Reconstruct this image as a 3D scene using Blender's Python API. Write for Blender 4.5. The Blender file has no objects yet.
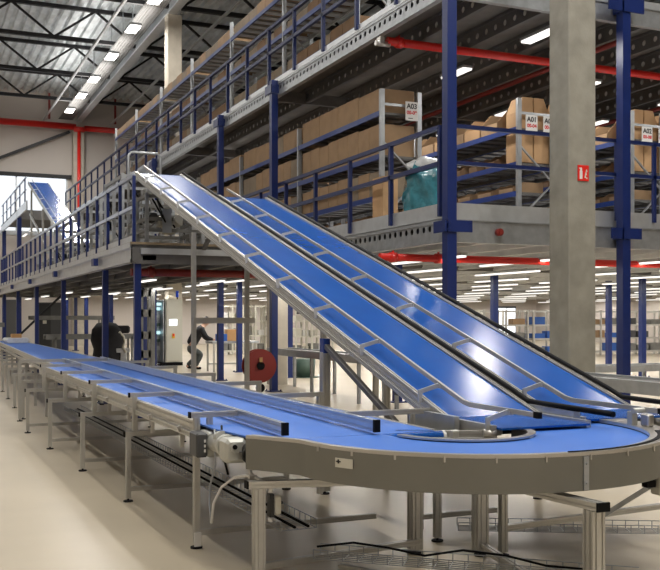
import bpy, math, random
from mathutils import Vector, Matrix
R = math.radians
rnd = random.Random(7)
SC = bpy.context.scene
COL = SC.collection
ORD = ['first','second','third','fourth','fifth','sixth','seventh','eighth','ninth','tenth','eleventh','twelfth','thirteenth',
       'fourteenth','fifteenth','sixteenth','seventeenth','eighteenth','nineteenth','twentieth']
# ------------------------------------------------------------------ materials
M = {}
def mat(name, col, rough=.5, metal=0.0, noise=0.0, nscale=5.0, bump=0.0, bscale=60.0, emit=None, estr=0, spec=None, coat=0, stretch=None):
    m = bpy.data.materials.new(name); m.use_nodes = True; nt = m.node_tree
    b = nt.nodes['Principled BSDF']
    b.inputs['Base Color'].default_value = (*col, 1); b.inputs['Roughness'].default_value = rough
    b.inputs['Metallic'].default_value = metal
    if spec is not None: b.inputs['Specular IOR Level'].default_value = spec
    if coat: b.inputs['Coat Weight'].default_value = coat; b.inputs['Coat Roughness'].default_value = .12
    g = None
    if noise or bump:
        g = nt.nodes.new('ShaderNodeNewGeometry')
        src = g.outputs['Position']
        if stretch:
            mp = nt.nodes.new('ShaderNodeMapping'); mp.inputs['Scale'].default_value = stretch
            nt.links.new(src, mp.inputs['Vector']); src = mp.outputs['Vector']
    if noise:
        n = nt.nodes.new('ShaderNodeTexNoise'); n.inputs['Scale'].default_value = nscale; n.inputs['Detail'].default_value = 6
        nt.links.new(src, n.inputs['Vector'])
        r = nt.nodes.new('ShaderNodeMapRange'); r.inputs[1].default_value = .3; r.inputs[2].default_value = .7
        r.inputs[3].default_value = 1 - noise; r.inputs[4].default_value = 1 + noise
        nt.links.new(n.outputs['Fac'], r.inputs[0])
        mx = nt.nodes.new('ShaderNodeVectorMath'); mx.operation = 'SCALE'; mx.inputs[0].default_value = col
        nt.links.new(r.outputs[0], mx.inputs['Scale']); nt.links.new(mx.outputs[0], b.inputs['Base Color'])
    if bump:
        n2 = nt.nodes.new('ShaderNodeTexNoise'); n2.inputs['Scale'].default_value = bscale
        nt.links.new(src, n2.inputs['Vector'])
        bp = nt.nodes.new('ShaderNodeBump'); bp.inputs['Strength'].default_value = bump; bp.inputs['Distance'].default_value = .02
        nt.links.new(n2.outputs['Fac'], bp.inputs['Height']); nt.links.new(bp.outputs[0], b.inputs['Normal'])
    if emit:
        b.inputs['Emission Color'].default_value = (*emit, 1); b.inputs['Emission Strength'].default_value = estr
    M[name] = m
    return m

def holed(name, base, period, radius, zc, axis=1):
    """steel with a row of round punched holes (really see-through) along one axis at height zc"""
    m = M[base].copy(); m.name = name; nt = m.node_tree
    out = nt.nodes['Material Output']; b = nt.nodes['Principled BSDF']
    g = nt.nodes.new('ShaderNodeNewGeometry'); s = nt.nodes.new('ShaderNodeSeparateXYZ')
    nt.links.new(g.outputs['Position'], s.inputs[0])
    def mth(op, a, b_=None):
        n = nt.nodes.new('ShaderNodeMath'); n.operation = op
        for i, v in enumerate((a, b_)):
            if v is None: continue
            if isinstance(v, (int, float)): n.inputs[i].default_value = v
            else: nt.links.new(v, n.inputs[i])
        return n.outputs[0]
    y = mth('SUBTRACT', mth('MULTIPLY', mth('FRACT', mth('DIVIDE', s.outputs[axis], period)), period), period/2)
    if zc is None:
        z = mth('SUBTRACT', mth('MULTIPLY', mth('FRACT', mth('DIVIDE', s.outputs[0], period)), period), period/2)
    else:
        z = mth('SUBTRACT', s.outputs[2], zc)
    d = mth('SQRT', mth('ADD', mth('MULTIPLY', y, y), mth('MULTIPLY', z, z)))
    f = mth('LESS_THAN', d, radius)
    t = nt.nodes.new('ShaderNodeBsdfTransparent'); mx = nt.nodes.new('ShaderNodeMixShader')
    nt.links.new(f, mx.inputs[0]); nt.links.new(b.outputs[0], mx.inputs[1]); nt.links.new(t.outputs[0], mx.inputs[2])
    nt.links.new(mx.outputs[0], out.inputs['Surface'])
    M[name] = m

mat('floor', (.46,.395,.295), .34, noise=.10, nscale=.6, bump=.03, bscale=25)
mat('wall', (.60,.55,.51), .8, noise=.03, nscale=.4)
mat('wall_dark', (.10,.10,.10), .8)
mat('roofsteel', (.70,.74,.76), .5, .35, noise=.22, nscale=1.2)
mat('black_steel', (.012,.012,.014), .5, .2)
mat('galv', (.42,.44,.46), .42, .75, noise=.12, nscale=7)
mat('galv_light', (.60,.62,.64), .38, .7, noise=.08, nscale=5)
mat('galv_dark', (.16,.155,.15), .55, .5, noise=.10, nscale=4)
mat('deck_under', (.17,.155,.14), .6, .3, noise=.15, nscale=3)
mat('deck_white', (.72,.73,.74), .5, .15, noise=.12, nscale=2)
mat('alu', (.52,.51,.48), .36, .72, noise=.05, nscale=9)
mat('alu_blue', (.50,.54,.60), .30, .75, noise=.04, nscale=9)
mat('skirt', (.20,.195,.17), .48, .35, noise=.05, nscale=3)
mat('stainless', (.55,.53,.50), .3, .85)
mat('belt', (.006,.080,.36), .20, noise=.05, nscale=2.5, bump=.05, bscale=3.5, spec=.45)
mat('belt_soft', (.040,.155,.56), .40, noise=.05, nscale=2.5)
mat('post', (.005,.018,.115), .36, noise=.06, nscale=4)
mat('rail_blue', (.006,.016,.09), .4)
mat('rail_glare_pale', (.42,.46,.55), .3, .55)  # window glare on blue rails put into a pale metal colour
mat('beam_blue', (.012,.04,.20), .35)
mat('concrete', (.265,.252,.212), .75, noise=.16, nscale=3.5, bump=.10, bscale=30)
mat('concrete_pale', (.50,.455,.38), .75, noise=.10, nscale=3.5, bump=.10, bscale=30)
mat('red', (.72,.022,.015), .3, coat=.3)
mat('red_dark', (.22,.02,.015), .45)
mat('card', (.33,.215,.12), .8, noise=.10, nscale=4)
mat('card_grey', (.25,.195,.135), .8, noise=.10, nscale=4)
mat('card_light', (.50,.31,.16), .8, noise=.08, nscale=4)
mat('card_dark', (.20,.12,.065), .85, noise=.1, nscale=4)
mat('rubber', (.004,.004,.005), .65, spec=.15)
mat('blackplastic', (.015,.015,.015), .4)
mat('white', (.75,.74,.72), .45)
mat('offwhite', (.62,.60,.52), .4)
mat('cabinet', (.50,.49,.42), .45)
mat('motor', (.50,.50,.46), .38, .4)
mat('darkgrey', (.06,.062,.065), .5)
mat('greymachine', (.20,.20,.19), .5, .3, noise=.15, nscale=6)
mat('teal', (.04,.20,.25), .25, noise=.3, nscale=7, bump=1.0, bscale=7, coat=.5)
mat('plasticwhite', (.65,.66,.66), .3, noise=.1, nscale=9, bump=.5, bscale=12)
mat('screen', (.8,.8,.8), .3, emit=(.85,.92,1), estr=3)
mat('lamp', (1,1,1), .5, emit=(1,.95,.87), estr=30)
mat('tube', (1,1,1), .5, emit=(1,.96,.90), estr=3.5)
mat('cyanlight', (.5,.8,.8), .5, emit=(.55,.85,.9), estr=2.5)
mat('beacon', (.01,.06,.45), .3, emit=(.02,.10,.8), estr=.5)
mat('yellow', (.65,.42,.02), .5)
mat('green', (.05,.09,.07), .5)
mat('crate_blue', (.02,.10,.40), .45)
mat('txt_black', (.03,.03,.03), .6)
mat('txt_red', (.65,.05,.05), .6)
mat('skin', (.45,.27,.19), .6)
mat('jacket', (.010,.010,.013), .8, noise=.3, nscale=8)
mat('trousers', (.07,.08,.08), .85, noise=.2, nscale=8)
mat('hair', (.012,.009,.007), .6)
mat('woodedge', (.25,.19,.12), .8)
mat('orangewood', (.45,.25,.10), .7)
holed('holes_upper', 'galv', .20, .050, 6.93)
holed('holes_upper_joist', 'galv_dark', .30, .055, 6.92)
holed('holes_mid', 'galv', .20, .052, 3.12)
holed('perf', 'galv_dark', .12, .035, None)
gl = bpy.data.materials.new('glass'); gl.use_nodes = True
gb = gl.node_tree.nodes['Principled BSDF']; gb.inputs['Transmission Weight'].default_value = 1; gb.inputs['Roughness'].default_value = 0
gb.inputs['IOR'].default_value = 1.02; gb.inputs['Base Color'].default_value = (1,1,1,1); M['glass'] = gl

# ------------------------------------------------------------------ mesh builder
def frame_of(d, up=Vector((0,0,1))):
    d = d.normalized()
    if abs(d.dot(up)) > .999: up = Vector((0,1,0))
    s = d.cross(up).normalized(); u = s.cross(d).normalized()
    return s, u
class MB:
    def __init__(s): s.v = []; s.f = []; s.sm = []
    def add(s, vs, fs, smooth=False):
        o = len(s.v); s.v += [Vector(v) for v in vs]
        for f in fs: s.f.append([i+o for i in f]); s.sm.append(smooth)
        return s
    def box(s, x0, x1, y0, y1, z0, z1):
        return s.add([(x0,y0,z0),(x1,y0,z0),(x1,y1,z0),(x0,y1,z0),(x0,y0,z1),(x1,y0,z1),(x1,y1,z1),(x0,y1,z1)],
                     [(0,3,2,1),(4,5,6,7),(0,1,5,4),(1,2,6,5),(2,3,7,6),(3,0,4,7)])
    def cbox(s, c, size, bev=0):
        x, y, z = c; a, b, d = [t/2 for t in size]
        if not bev: return s.box(x-a, x+a, y-b, y+b, z-d, z+d)
        sec = [(x-a+bev,z-d),(x+a-bev,z-d),(x+a,z-d+bev),(x+a,z+d-bev),(x+a-bev,z+d),(x-a+bev,z+d),(x-a,z+d-bev),(x-a,z-d+bev)]
        n = 8; vs = []
        for yy, k in ((y-b,.0),(y-b+bev,1),(y+b-bev,1),(y+b,0)):
            for (px, pz) in sec:
                f = 1 if k else 1 - bev/max(a,d)
                vs.append((x+(px-x)*f, yy, z+(pz-z)*f))
        fs = [tuple(range(n))] + [tuple(3*n+i for i in reversed(range(n)))]
        for r in range(3):
            for i in range(n): j = (i+1) % n; fs.append((r*n+i, (r+1)*n+i, (r+1)*n+j, r*n+j))
        return s.add(vs, fs)
    def sweep(s, sec, p0, p1, up=(0,0,1), smooth=False):
        p0, p1 = Vector(p0), Vector(p1); a, u = frame_of(p1-p0, Vector(up)); n = len(sec)
        vs = [p0 + a*x + u*y for x, y in sec] + [p1 + a*x + u*y for x, y in sec]
        fs = [(i, (i+1) % n, (i+1) % n + n, i+n) for i in range(n)] + [tuple(reversed(range(n))), tuple(range(n, 2*n))]
        return s.add(vs, fs, smooth)
    def bar(s, p0, p1, w, h, up=(0,0,1)):
        return s.sweep([(-w/2,-h/2),(w/2,-h/2),(w/2,h/2),(-w/2,h/2)], p0, p1, up)
    def prof(s, p0, p1, w, h, up=(0,0,1)):
        """slotted aluminium extrusion"""
        def side(L):
            n = max(1, round(L/.04)); st = L/n; o = []
            for k in range(n):
                c = -L/2 + st*(k+.5); o.append(c)
            return o
        g = .0055; dp = .007; pts = []
        for c in side(w): pts += [(c-g,-h/2),(c-g,-h/2+dp),(c+g,-h/2+dp),(c+g,-h/2)]
        q = [(-w/2,-h/2)] + pts + [(w/2,-h/2)]
        for c in side(h): q += [(w/2,c-g),(w/2-dp,c-g),(w/2-dp,c+g),(w/2,c+g)]
        q += [(w/2,h/2)]
        for c in reversed(side(w)): q += [(c+g,h/2),(c+g,h/2-dp),(c-g,h/2-dp),(c-g,h/2)]
        q += [(-w/2,h/2)]
        for c in reversed(side(h)): q += [(-w/2,c+g),(-w/2+dp,c+g),(-w/2+dp,c-g),(-w/2,c-g)]
        return s.sweep(q, p0, p1, up)
    def cyl(s, p0, p1, r, n=16, r2=None, smooth=True):
        p0, p1 = Vector(p0), Vector(p1); a, u = frame_of(p1-p0); r2 = r if r2 is None else r2
        vs = [p0 + (a*math.cos(t)+u*math.sin(t))*r for t in [2*math.pi*i/n for i in range(n)]]
        vs += [p1 + (a*math.cos(t)+u*math.sin(t))*r2 for t in [2*math.pi*i/n for i in range(n)]]
        s.add(vs, [(i, (i+1) % n, (i+1) % n + n, i+n) for i in range(n)], smooth)
        o = len(s.v) - 2*n
        s.f.append([o+i for i in reversed(range(n))]); s.sm.append(False)
        s.f.append([o+n+i for i in range(n)]); s.sm.append(False)
        return s
    def tube(s, pts, r, n=8):
        """smooth pipe through points"""
        pts = [Vector(p) for p in pts]; vs = []; m = len(pts); pu = None
        for i, p in enumerate(pts):
            d = (pts[min(i+1, m-1)] - pts[max(i-1, 0)]).normalized()
            if pu is None: a, u = frame_of(d)
            else:
                a = d.cross(pu).normalized(); u = a.cross(d).normalized()
            pu = u
            vs += [p + (a*math.cos(2*math.pi*k/n) + u*math.sin(2*math.pi*k/n))*r for k in range(n)]
        fs = [(i*n+k, i*n+(k+1) % n, (i+1)*n+(k+1) % n, (i+1)*n+k) for i in range(m-1) for k in range(n)]
        s.add(vs, fs, True)
        o = len(s.v) - m*n
        s.f.append([o+i for i in reversed(range(n))]); s.sm.append(False)
        s.f.append([o+(m-1)*n+i for i in range(n)]); s.sm.append(False)
        return s
    def strip(s, A, B, t=0.0):
        """ribbon between two point rows; t>0 gives it thickness downwards"""
        n = len(A); vs = [Vector(p) for p in A] + [Vector(p) for p in B]
        fs = [(i, i+n, i+1+n, i+1) for i in range(n-1)]
        if t:
            d = Vector((0,0,-t)); vs += [v+d for v in vs]
            fs += [(i+2*n, i+1+2*n, i+1+3*n, i+3*n) for i in range(n-1)]
            fs += [(i, i+1, i+1+2*n, i+2*n) for i in range(n-1)]
            fs += [(i+n, i+3*n, i+1+3*n, i+1+n) for i in range(n-1)]
            fs += [(0, 2*n, 3*n, n), (n-1, 2*n-1, 4*n-1, 3*n-1)]
        return s.add(vs, fs)

def link(name, mb, m, loc=(0,0,0)):
    me = bpy.data.meshes.new(name); l = Vector(loc)
    me.from_pydata([tuple(v-l) for v in mb.v], [], mb.f); me.update()
    for p, sm in zip(me.polygons, mb.sm): p.use_smooth = sm
    me.materials.append(M[m] if isinstance(m, str) else m)
    o = bpy.data.objects.new(name, me); COL.objects.link(o)
    return o
def wl(o):
    p = Vector(o.location)
    while o.parent: o = o.parent; p += Vector(o.location)
    return p
def part(name, mb, m, parent, label=None):
    """all roots and parts keep zero rotation; meshes are given in world coordinates"""
    o = link(name, mb, m, wl(parent)); o.parent = parent
    if label: o['label'] = label
    return o
def tag(o, label, cat, group=None, kind=None):
    o['label'] = label; o['category'] = cat
    if group: o['group'] = group
    if kind: o['kind'] = kind
    return o
def thing(name, label, cat, loc, group=None, kind=None):
    o = bpy.data.objects.new(name, None); COL.objects.link(o); o.location = loc; o.empty_display_size = .1
    return tag(o, label, cat, group, kind)
def solo(name, mb, m, label, cat, loc=(0,0,0), group=None, kind=None):
    o = link(name, mb, m, loc); o.location = loc
    return tag(o, label, cat, group, kind)
def struct(name, mb, m, parent=None):
    if parent: return part(name, mb, m, parent)
    o = link(name, mb, m); o['kind'] = 'structure'; return o
def copy_tree(o, parent=None):
    c = o.copy(); COL.objects.link(c); c.parent = parent
    for ch in o.children: copy_tree(ch, c)
    return c

# ------------------------------------------------------------------ camera
cam = bpy.data.cameras.new('camera'); co = bpy.data.objects.new('camera', cam); COL.objects.link(co)
cam.sensor_width = 36; cam.lens = 36*955/660; cam.shift_y = 32/660; cam.clip_end = 300
co.location = (0,0,1.7); co.rotation_euler = (R(90), 0, -R(23.74)); SC.camera = co

# ------------------------------------------------------------------ room
XL, XR, YB, YF, ZR = -12, 42, 58, -8, 14.8
struct('floor', MB().box(XL, XR, YF, YB, -.1, 0), 'floor')
w = MB()
w.box(XL, XR, YB, YB+.3, 0, 6.6); w.box(XL, XR, YB, YB+.3, 10.0, ZR+.6); w.box(8.55, XR, YB, YB+.3, 6.6, 10.0); w.box(XL, -6, YB, YB+.3, 6.6, 10.0)
for k in range(26): w.box(XL+k*2.1, XL+k*2.1+.03, YB-.012, YB, 10.6, ZR)     # panel joints
struct('wall_back', w, 'wall')
struct('trim_1', MB().box(XL, 8.8, YB-.15, YB, 9.85, 10.08), 'black_steel')
struct('wall_left', MB().box(XL-.3, XL, YF, YB, 0, ZR+.6), 'wall')
struct('wall_right', MB().box(XR, XR+.3, YF, YB, 0, ZR+.6), 'wall')
struct('wall_front', MB().box(XL, XR, YF-.3, YF, 0, ZR+.6), 'wall')
win = thing('window_1', 'x', 'x', (1.3, YB, 6.6)); del win['label'], win['category']; win['kind'] = 'structure'
wf = MB(); wf.box(-6, 8.55, YB+.05, YB+.15, 6.6, 6.72); wf.box(-6, 8.55, YB+.05, YB+.15, 9.88, 10.0)
for x in (-6, -3.1, -.2, 2.7, 5.6, 8.45): wf.box(x, x+.1, YB+.05, YB+.15, 6.7, 9.9)
part('window_frame', wf, 'galv_light', win)
part('window_pane', MB().box(-6, 8.55, YB+.09, YB+.1, 6.6, 10.0), 'glass', win)
# corrugated roof deck
cr = MB(); per = .44; n = int((XR-XL)/per); A = []; B = []
for k in range(n):
    x = XL + k*per
    for dx, z in ((0,0),(.20,0),(.24,.15),(.40,.15)):
        A.append((x+dx, YF, ZR+z)); B.append((x+dx, YB, ZR+z))
cr.strip(A, B)
struct('ceiling', cr, 'roofsteel')
struct('ceiling_outside', MB().box(XL, XR, YF, YB, ZR+.3, ZR+.5), 'wall_dark')
bd = MB().box(5.6, 6.6, YB-.06, YB, 0, 2.1)
struct('door_1', MB().box(4.9, 5.9, YB-.06, YB, 0, 2.7), 'wall_dark')
struct('trim_2', MB().box(XL, XR, YB-.05, YB, 6.45, 6.6), 'galv_light')

# roof trusses
ty = [17.6, 23.5, 29.5, 35.3, 41.1, 46.9, 52.6]
for i, y in enumerate(ty):
    for side, (x0, x1) in enumerate(((-11.5, 8.9), (9.4, 26))):
        where = 'west of the roof girder' if side == 0 else 'above the storage deck'
        t = thing('roof_truss', f'black steel roof truss {where}, {ORD[len(ty)-1-i]} from the end wall', 'truss', ((x0+x1)/2, y, 13.3), 'black lattice trusses under the roof')
        part('bottom_chord', MB().box(x0, x1, y-.08, y+.08, 13.3, 13.46), 'black_steel', t)
        part('top_chord', MB().box(x0, x1, y-.08, y+.08, 14.6, 14.76), 'black_steel', t)
        n = int(round((x1-x0)/1.65)); st = (x1-x0)/n
        wb = MB()
        for k in range(n):
            a, b = (13.4, 14.66) if k % 2 == 0 else (14.66, 13.4)
            wb.bar((x0+k*st, y, a), (x0+(k+1)*st, y, b), .09, .09, (0,1,0))
        part('web', wb, 'black_steel', t)
g = thing('roof_girder', 'long galvanised girder running along the column tops to the end wall', 'girder', (9.1, 30, 13.3))
part('flange', MB().box(8.98, 9.32, 0, 57.9, 13.26, 13.32), 'galv_light', g)
part('web', MB().box(9.08, 9.22, 0, 57.9, 13.32, 14.55), 'galv', g)
g = thing('cable_tray', 'dark perforated cable tray hanging beside the roof girder', 'cable tray', (8.3, 30, 13.25))
part('tray', MB().box(7.95, 8.75, 2, 57.5, 13.28, 13.31), 'perf', g)
for k in range(8): part('hanger', MB().bar((8.35, 6+k*7, 13.3), (8.35, 6+k*7, 14.75), .03, .03), 'galv', g)
for x, lb in ((7.15, 'thin galvanised conduit running under the roof west of the lamp row'), (11.0, 'thin galvanised conduit under the roof above the storage racks')):
    solo('roof_conduit', MB().bar((x, 12, 13.22), (x, 57.8, 13.22), .10, .09), 'galv_light', lb, 'conduit', (x, 12, 13.2), 'conduits under the roof')
for k, x in enumerate((-.5, 3.0)):
    solo('roof_pipe', MB().cyl((x, 16, 14.5), (x, 57.8, 14.5), .09), 'red_dark', ['dark red sprinkler pipe under the corrugated roof, far from the girder', 'dark red sprinkler pipe under the corrugated roof, beside the lamp row'][k], 'pipe', (x, 16, 14.5), 'sprinkler pipes under the roof')
p = MB().cyl((-1.2, 37.0, 13.95), (7.0, 37.0, 13.95), .09)
solo('roof_pipe', p, 'red_dark', 'dark red pipe crossing the roof bays above the trusses', 'pipe', (-1, 37, 13.95), 'sprinkler pipes under the roof')

# red pipes on the end wall
pp = thing('sprinkler_main', 'thick red pipe running across the end wall below the roof', 'pipe', (6, 57, 13))
part('pipe', MB().cyl((-11, 57.3, 12.85), (8.9, 57.3, 12.85), .19), 'red', pp)
part('pipe', MB().cyl((9.4, 57.3, 12.8), (13.2, 57.3, 12.8), .17), 'red', pp)
for x in (3.0, 7.4, 11.2): part('hanger', MB().bar((x, 57.3, 13.2), (x, 57.3, 14.7), .12, .12), 'red_dark', pp)
solo('red_downpipe', MB().cyl((9.05, 57.05, 5), (9.05, 57.05, 12.7), .10).cyl((8.75, 57.05, 12.68), (9.35, 57.05, 12.68), .16), 'red', 'red vertical pipe in front of the concrete column at the end wall', 'pipe', (9.05, 57.05, 5))
solo('wall_brace', MB().bar((3.6, 57.6, 10.3), (8.6, 57.6, 12.6), .16, .16, (0,1,0)), 'black_steel', 'black diagonal brace across the end wall above the windows', 'brace', (3, 57.6, 11))

# concrete columns
def column(x, y, wd, zt, lb, m='concrete'):
    b = .02; sec = [(b,0),(wd-b,0),(wd,b),(wd,wd-b),(wd-b,wd),(b,wd),(0,wd-b),(0,b)]
    mb = MB(); n = 8
    vs = [(x+a, y+c, 0) for a, c in sec] + [(x+a, y+c, zt) for a, c in sec]
    mb.add(vs, [(i, (i+1) % n, (i+1) % n+n, i+n) for i in range(n)] + [tuple(reversed(range(n))), tuple(range(n, 2*n))])
    return solo('concrete_column', mb, m, lb, 'column', (x, y, 0), 'square concrete columns', 'thing')
column(9.0, 11.6, .5, 13.26, 'big grey concrete column with the small red fire sign, behind the inclined belts')
column(8.28, 22.4, .42, 2.88, 'concrete column standing just behind the blue post by the red hose reel', 'concrete_pale')
column(9.0, 35.8, .55, 13.26, 'pale concrete column rising to the roof above the upper storage deck', 'concrete_pale')
column(8.75, 57.2, .62, 12.7, 'concrete column with a red pipe on it at the end wall', 'concrete_pale')

# ------------------------------------------------------------------ lamps
def area(x, y, z, sx, sy, e, col=(1,.965,.91)):
    l = bpy.data.lights.new('lamp_light', 'AREA'); l.shape = 'RECTANGLE'; l.size = sx; l.size_y = sy; l.energy = e; l.color = col
    o = bpy.data.objects.new('lamp_light', l); COL.objects.link(o); o.location = (x, y, z); return o
def roof_lamp(x, y, lb, grp, e=450):
    t = thing('ceiling_lamp', lb, 'lamp', (x, y, 12.85), grp)
    part('housing', MB().cbox((x, y, 12.93), (.46, 1.1, .10), .02), 'galv', t)
    part('diffuser', MB().cbox((x, y, 12.865), (.40, 1.0, .03)), 'lamp', t)
    part('hanger', MB().bar((x, y, 12.97), (x, y, 14.8), .03, .03), 'galv', t)
    l = area(x, y, 12.84, .4, 1.0, e); l.parent = t; l.location = (0, 0, -.015)
    l = area(x, y, 13, 1.2, 3.0, e*.36); l.parent = t; l.location = (0, 0, .15); l.rotation_euler = (math.pi, 0, 0)  # wide upward fill light added to brighten the roof
ys = [6.2, 10.6, 15, 19.4, 24, 28.6, 33.2, 37, 41.3, 45.6, 49.2, 53]
for i, y in enumerate(ys): roof_lamp(7.92, y, f'bright ceiling lamp beside the roof girder, {ORD[len(ys)-1-i]} from the end wall', 'lamps in the row beside the girder')
for i, y in enumerate([3, 10, 17, 24, 31, 38, 45, 52]): roof_lamp(-1.2, y, 'added ceiling lamp out of view, lighting the open floor', 'added lamps over the open floor', 560)  # rows out of view, added to light the foreground floor
for i, y in enumerate([-3, 2, 7]): roof_lamp(3.5, y, 'added ceiling lamp out of view, lighting the conveyor curve', 'added lamps over the conveyor curve', 650)  # out-of-view lamps added for light on the curve
for i, y in enumerate([2, 8]): roof_lamp(12, y, 'added ceiling lamp out of view, lighting the bay before the storage decks', 'added lamps before the storage decks', 650)  # out-of-view lamps added for light before the decks
# tube lamps under the upper deck
def tube_lamp(x, y, z, L, lb, grp, wd=.16, e=60, proto={}):
    key = (z, L, wd)
    if key in proto:
        t = copy_tree(proto[key]); t.location = (x, y, z); t['label'] = lb; t['group'] = grp; return t
    t = thing('ceiling_tube_lamp', lb, 'lamp', (x, y, z), grp)
    part('housing', MB().cbox((x, y, z+.05), (wd+.04, L, .05)), 'galv_light', t)
    part('tube', MB().cbox((x, y, z+.01), (wd, L-.04, .03)), 'tube', t)
    l = area(x, y, z, wd, L-.1, e); l.parent = t; l.location = (0, 0, -.012)
    proto[key] = t
    return t
k = 0
for i in range(9): tube_lamp(10.05, 13.75+2.8*i, 6.58, .9, f'bright tube lamp under the upper deck between the first racks, {ORD[i]} from the front', 'tube lamps under the upper deck', .2, 95)
for i in range(9): tube_lamp(13.1, 13.6+2.8*i, 6.58, .9, f'bright tube lamp under the upper deck over the second aisle, {ORD[i]} from the front', 'tube lamps under the upper deck', .2, 95)
for i in range(4): tube_lamp(15.9, 13.9+2.8*i, 6.58, .9, f'bright tube lamp under the upper deck beyond the A02 rack, {ORD[i]} from the front', 'tube lamps under the upper deck', .2, 95)
for x in (8.6, 10.6, 12.9, 15.3, 17.6, 20, 22.5, 25, 28, 31, 34.5, 38, 41):  # outermost rows and end tubes added to brighten the far walls
    for y in (15.2, 19, 22.8, 26.6, 30.4, 35, 40, 45, 50, 55):
        if x/y < .19: continue
        tube_lamp(x, y, 2.72, 2.6, 'long white tube lamp on the underside of the lower storage deck', 'tube lamps under the lower storage deck', .10, 110)
for x in (5.0, 6.6):
    for y in (22, 28, 34, 40, 46): tube_lamp(x, y, 2.52, 1.8, 'short tube lamp added to brighten the wall under the sorting platform', 'added tube lamps under the sorting platform', .10, 30)  # tubes added so the wall under the platform shows brighter
for y in (51.5, 55): tube_lamp(5.8, y, 6.2, 1.85, 'white tube lamp under the far raised platform', 'tube lamps under the far platform', .10, 60)

# ------------------------------------------------------------------ storage decks (right)
def c_beam_y(mb, x, y0, y1, z0, z1, s=1, lip=.09):
    """C section along Y, web at x, lips towards +x*s"""
    mb.box(min(x, x+.012*s), max(x, x+.012*s), y0, y1, z0, z1)
    mb.box(x-.018*s, x, y0, y1, z0, z0+.05); mb.box(x-.018*s, x, y0, y1, z1-.05, z1)
    for z in (z0, z1-.012): mb.box(min(x, x+lip*s), max(x, x+lip*s), y0, y1, z, z+.012)
def deck(name, label, z0, z1, zt, hole, joist, under, yend=56, xr=41, joff=0):
    t = thing(name, label, 'platform', (24, 34, z0))
    mb = MB(); c_beam_y(mb, 7.70, 13.0, yend, z0, z1); part('edge_beam', mb, hole, t, 'galvanised edge beam with a row of round holes')
    part('dark_backing', MB().box(7.76, 7.77, 13.02, yend, z0+.02, z1-.02), 'black_steel', t)  # black sheet added behind the beam so its holes read dark
    mb = MB(); mb.box(7.7, xr, 12.99, 13.0, z0, z1); mb.box(7.7, xr, 13.0, 13.09, z0, z0+.015); mb.box(7.7, xr, 12.96, 13.05, z1-.015, z1)
    for x in (9.1, 9.85, 10.6, 12.2, 14):
        for z in (z0+.12, z0+.24): mb.cyl((x, 12.985, z), (x, 12.99, z), .012, 8)
    part('front_beam', mb, 'galv', t)
    part('fascia', MB().box(7.74, 7.78, 13.04, yend, z1, zt+.06).box(7.74, xr, 13.04, 13.08, z1, zt+.06).box(7.70,7.80,13.0,yend,z1+.02,z1+.035), 'galv_light', t)
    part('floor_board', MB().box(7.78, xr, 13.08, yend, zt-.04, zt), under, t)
    x = 8.6 + joff; k = 0
    while x < xr-1:
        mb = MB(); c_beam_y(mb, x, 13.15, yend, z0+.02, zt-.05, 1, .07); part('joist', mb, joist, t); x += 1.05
    for y in (21, 29, 37, 45):
        part('cross_beam', MB().box(7.8, xr, y-.05, y+.05, z0, z0+.25), 'galv_dark', t)
    return t
deck('lower_storage_deck', 'galvanised storage platform on blue posts carrying the labelled racks', 2.88, 3.24, 3.45, 'holes_mid', 'deck_white', 'deck_white')
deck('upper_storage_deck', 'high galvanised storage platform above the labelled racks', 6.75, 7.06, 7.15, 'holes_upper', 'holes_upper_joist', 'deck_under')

def steel_post(x, y, h, lb, w=.2, base=True, brackets=(), grp='blue steel posts', m='post'):
    t = thing('steel_post', lb, 'post', (x, y, 0), grp)
    h2 = w/2; mb = MB(); mb.box(x-h2, x+h2, y-h2, y+h2, 0.02, h)
    part('shaft', mb, m, t)
    mb = MB(); mb.box(x-h2-.08, x+h2+.08, y-h2-.08, y+h2+.08, 0, .02)
    for sx in (-1, 1):
        for sy in (-1, 1): mb.cyl((x+sx*(h2+.05), y+sy*(h2+.05), .02), (x+sx*(h2+.05), y+sy*(h2+.05), .05), .015, 8)
    part('base_plate', mb, 'post', t)
    for (z0, z1, a, b) in brackets:
        mb = MB(); mb.box(x-a, x+b, y-h2-.03, y-h2-.002, z0, z1)
        mb.box(x-h2-.03, x-h2-.002, y-h2-.03, y+.3, z0, z1)
        for xx in (x-a+.04, x-a+.09, x+b-.04):
            for zz in (z0+.04, z1-.04): mb.cyl((xx, y-h2-.04, zz), (xx, y-h2-.03, zz), .012, 8)
        part('bracket', mb, 'post', t)
    return t
steel_post(7.68, 12.85, 14, 'tall blue post at the corner of the storage decks, by the teal bag', .165, brackets=((3.02,3.2,.14,.35),(6.8,7.0,.14,.3)))
steel_post(11.1, 12.85, 7.3, 'tall blue post on the deck front beyond the big concrete column', .165, brackets=((3.02,3.2,.34,.3),(6.86,7.12,.4,.35)))
for y, lb in ((20.5, 'tall blue post beside the red hose reel'), (24.6, 'tall blue post between the hose reel and the bending worker'), (32.2, 'blue post in front of the lit electrical cabinet'),
              (41, 'blue post of the storage deck, behind the dark covered machine'), (49, 'blue post of the storage deck nearest the end wall')):
    steel_post(7.61, y, 7.1, lb, .15, brackets=((6.8,7.0,.1,.1),))
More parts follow.
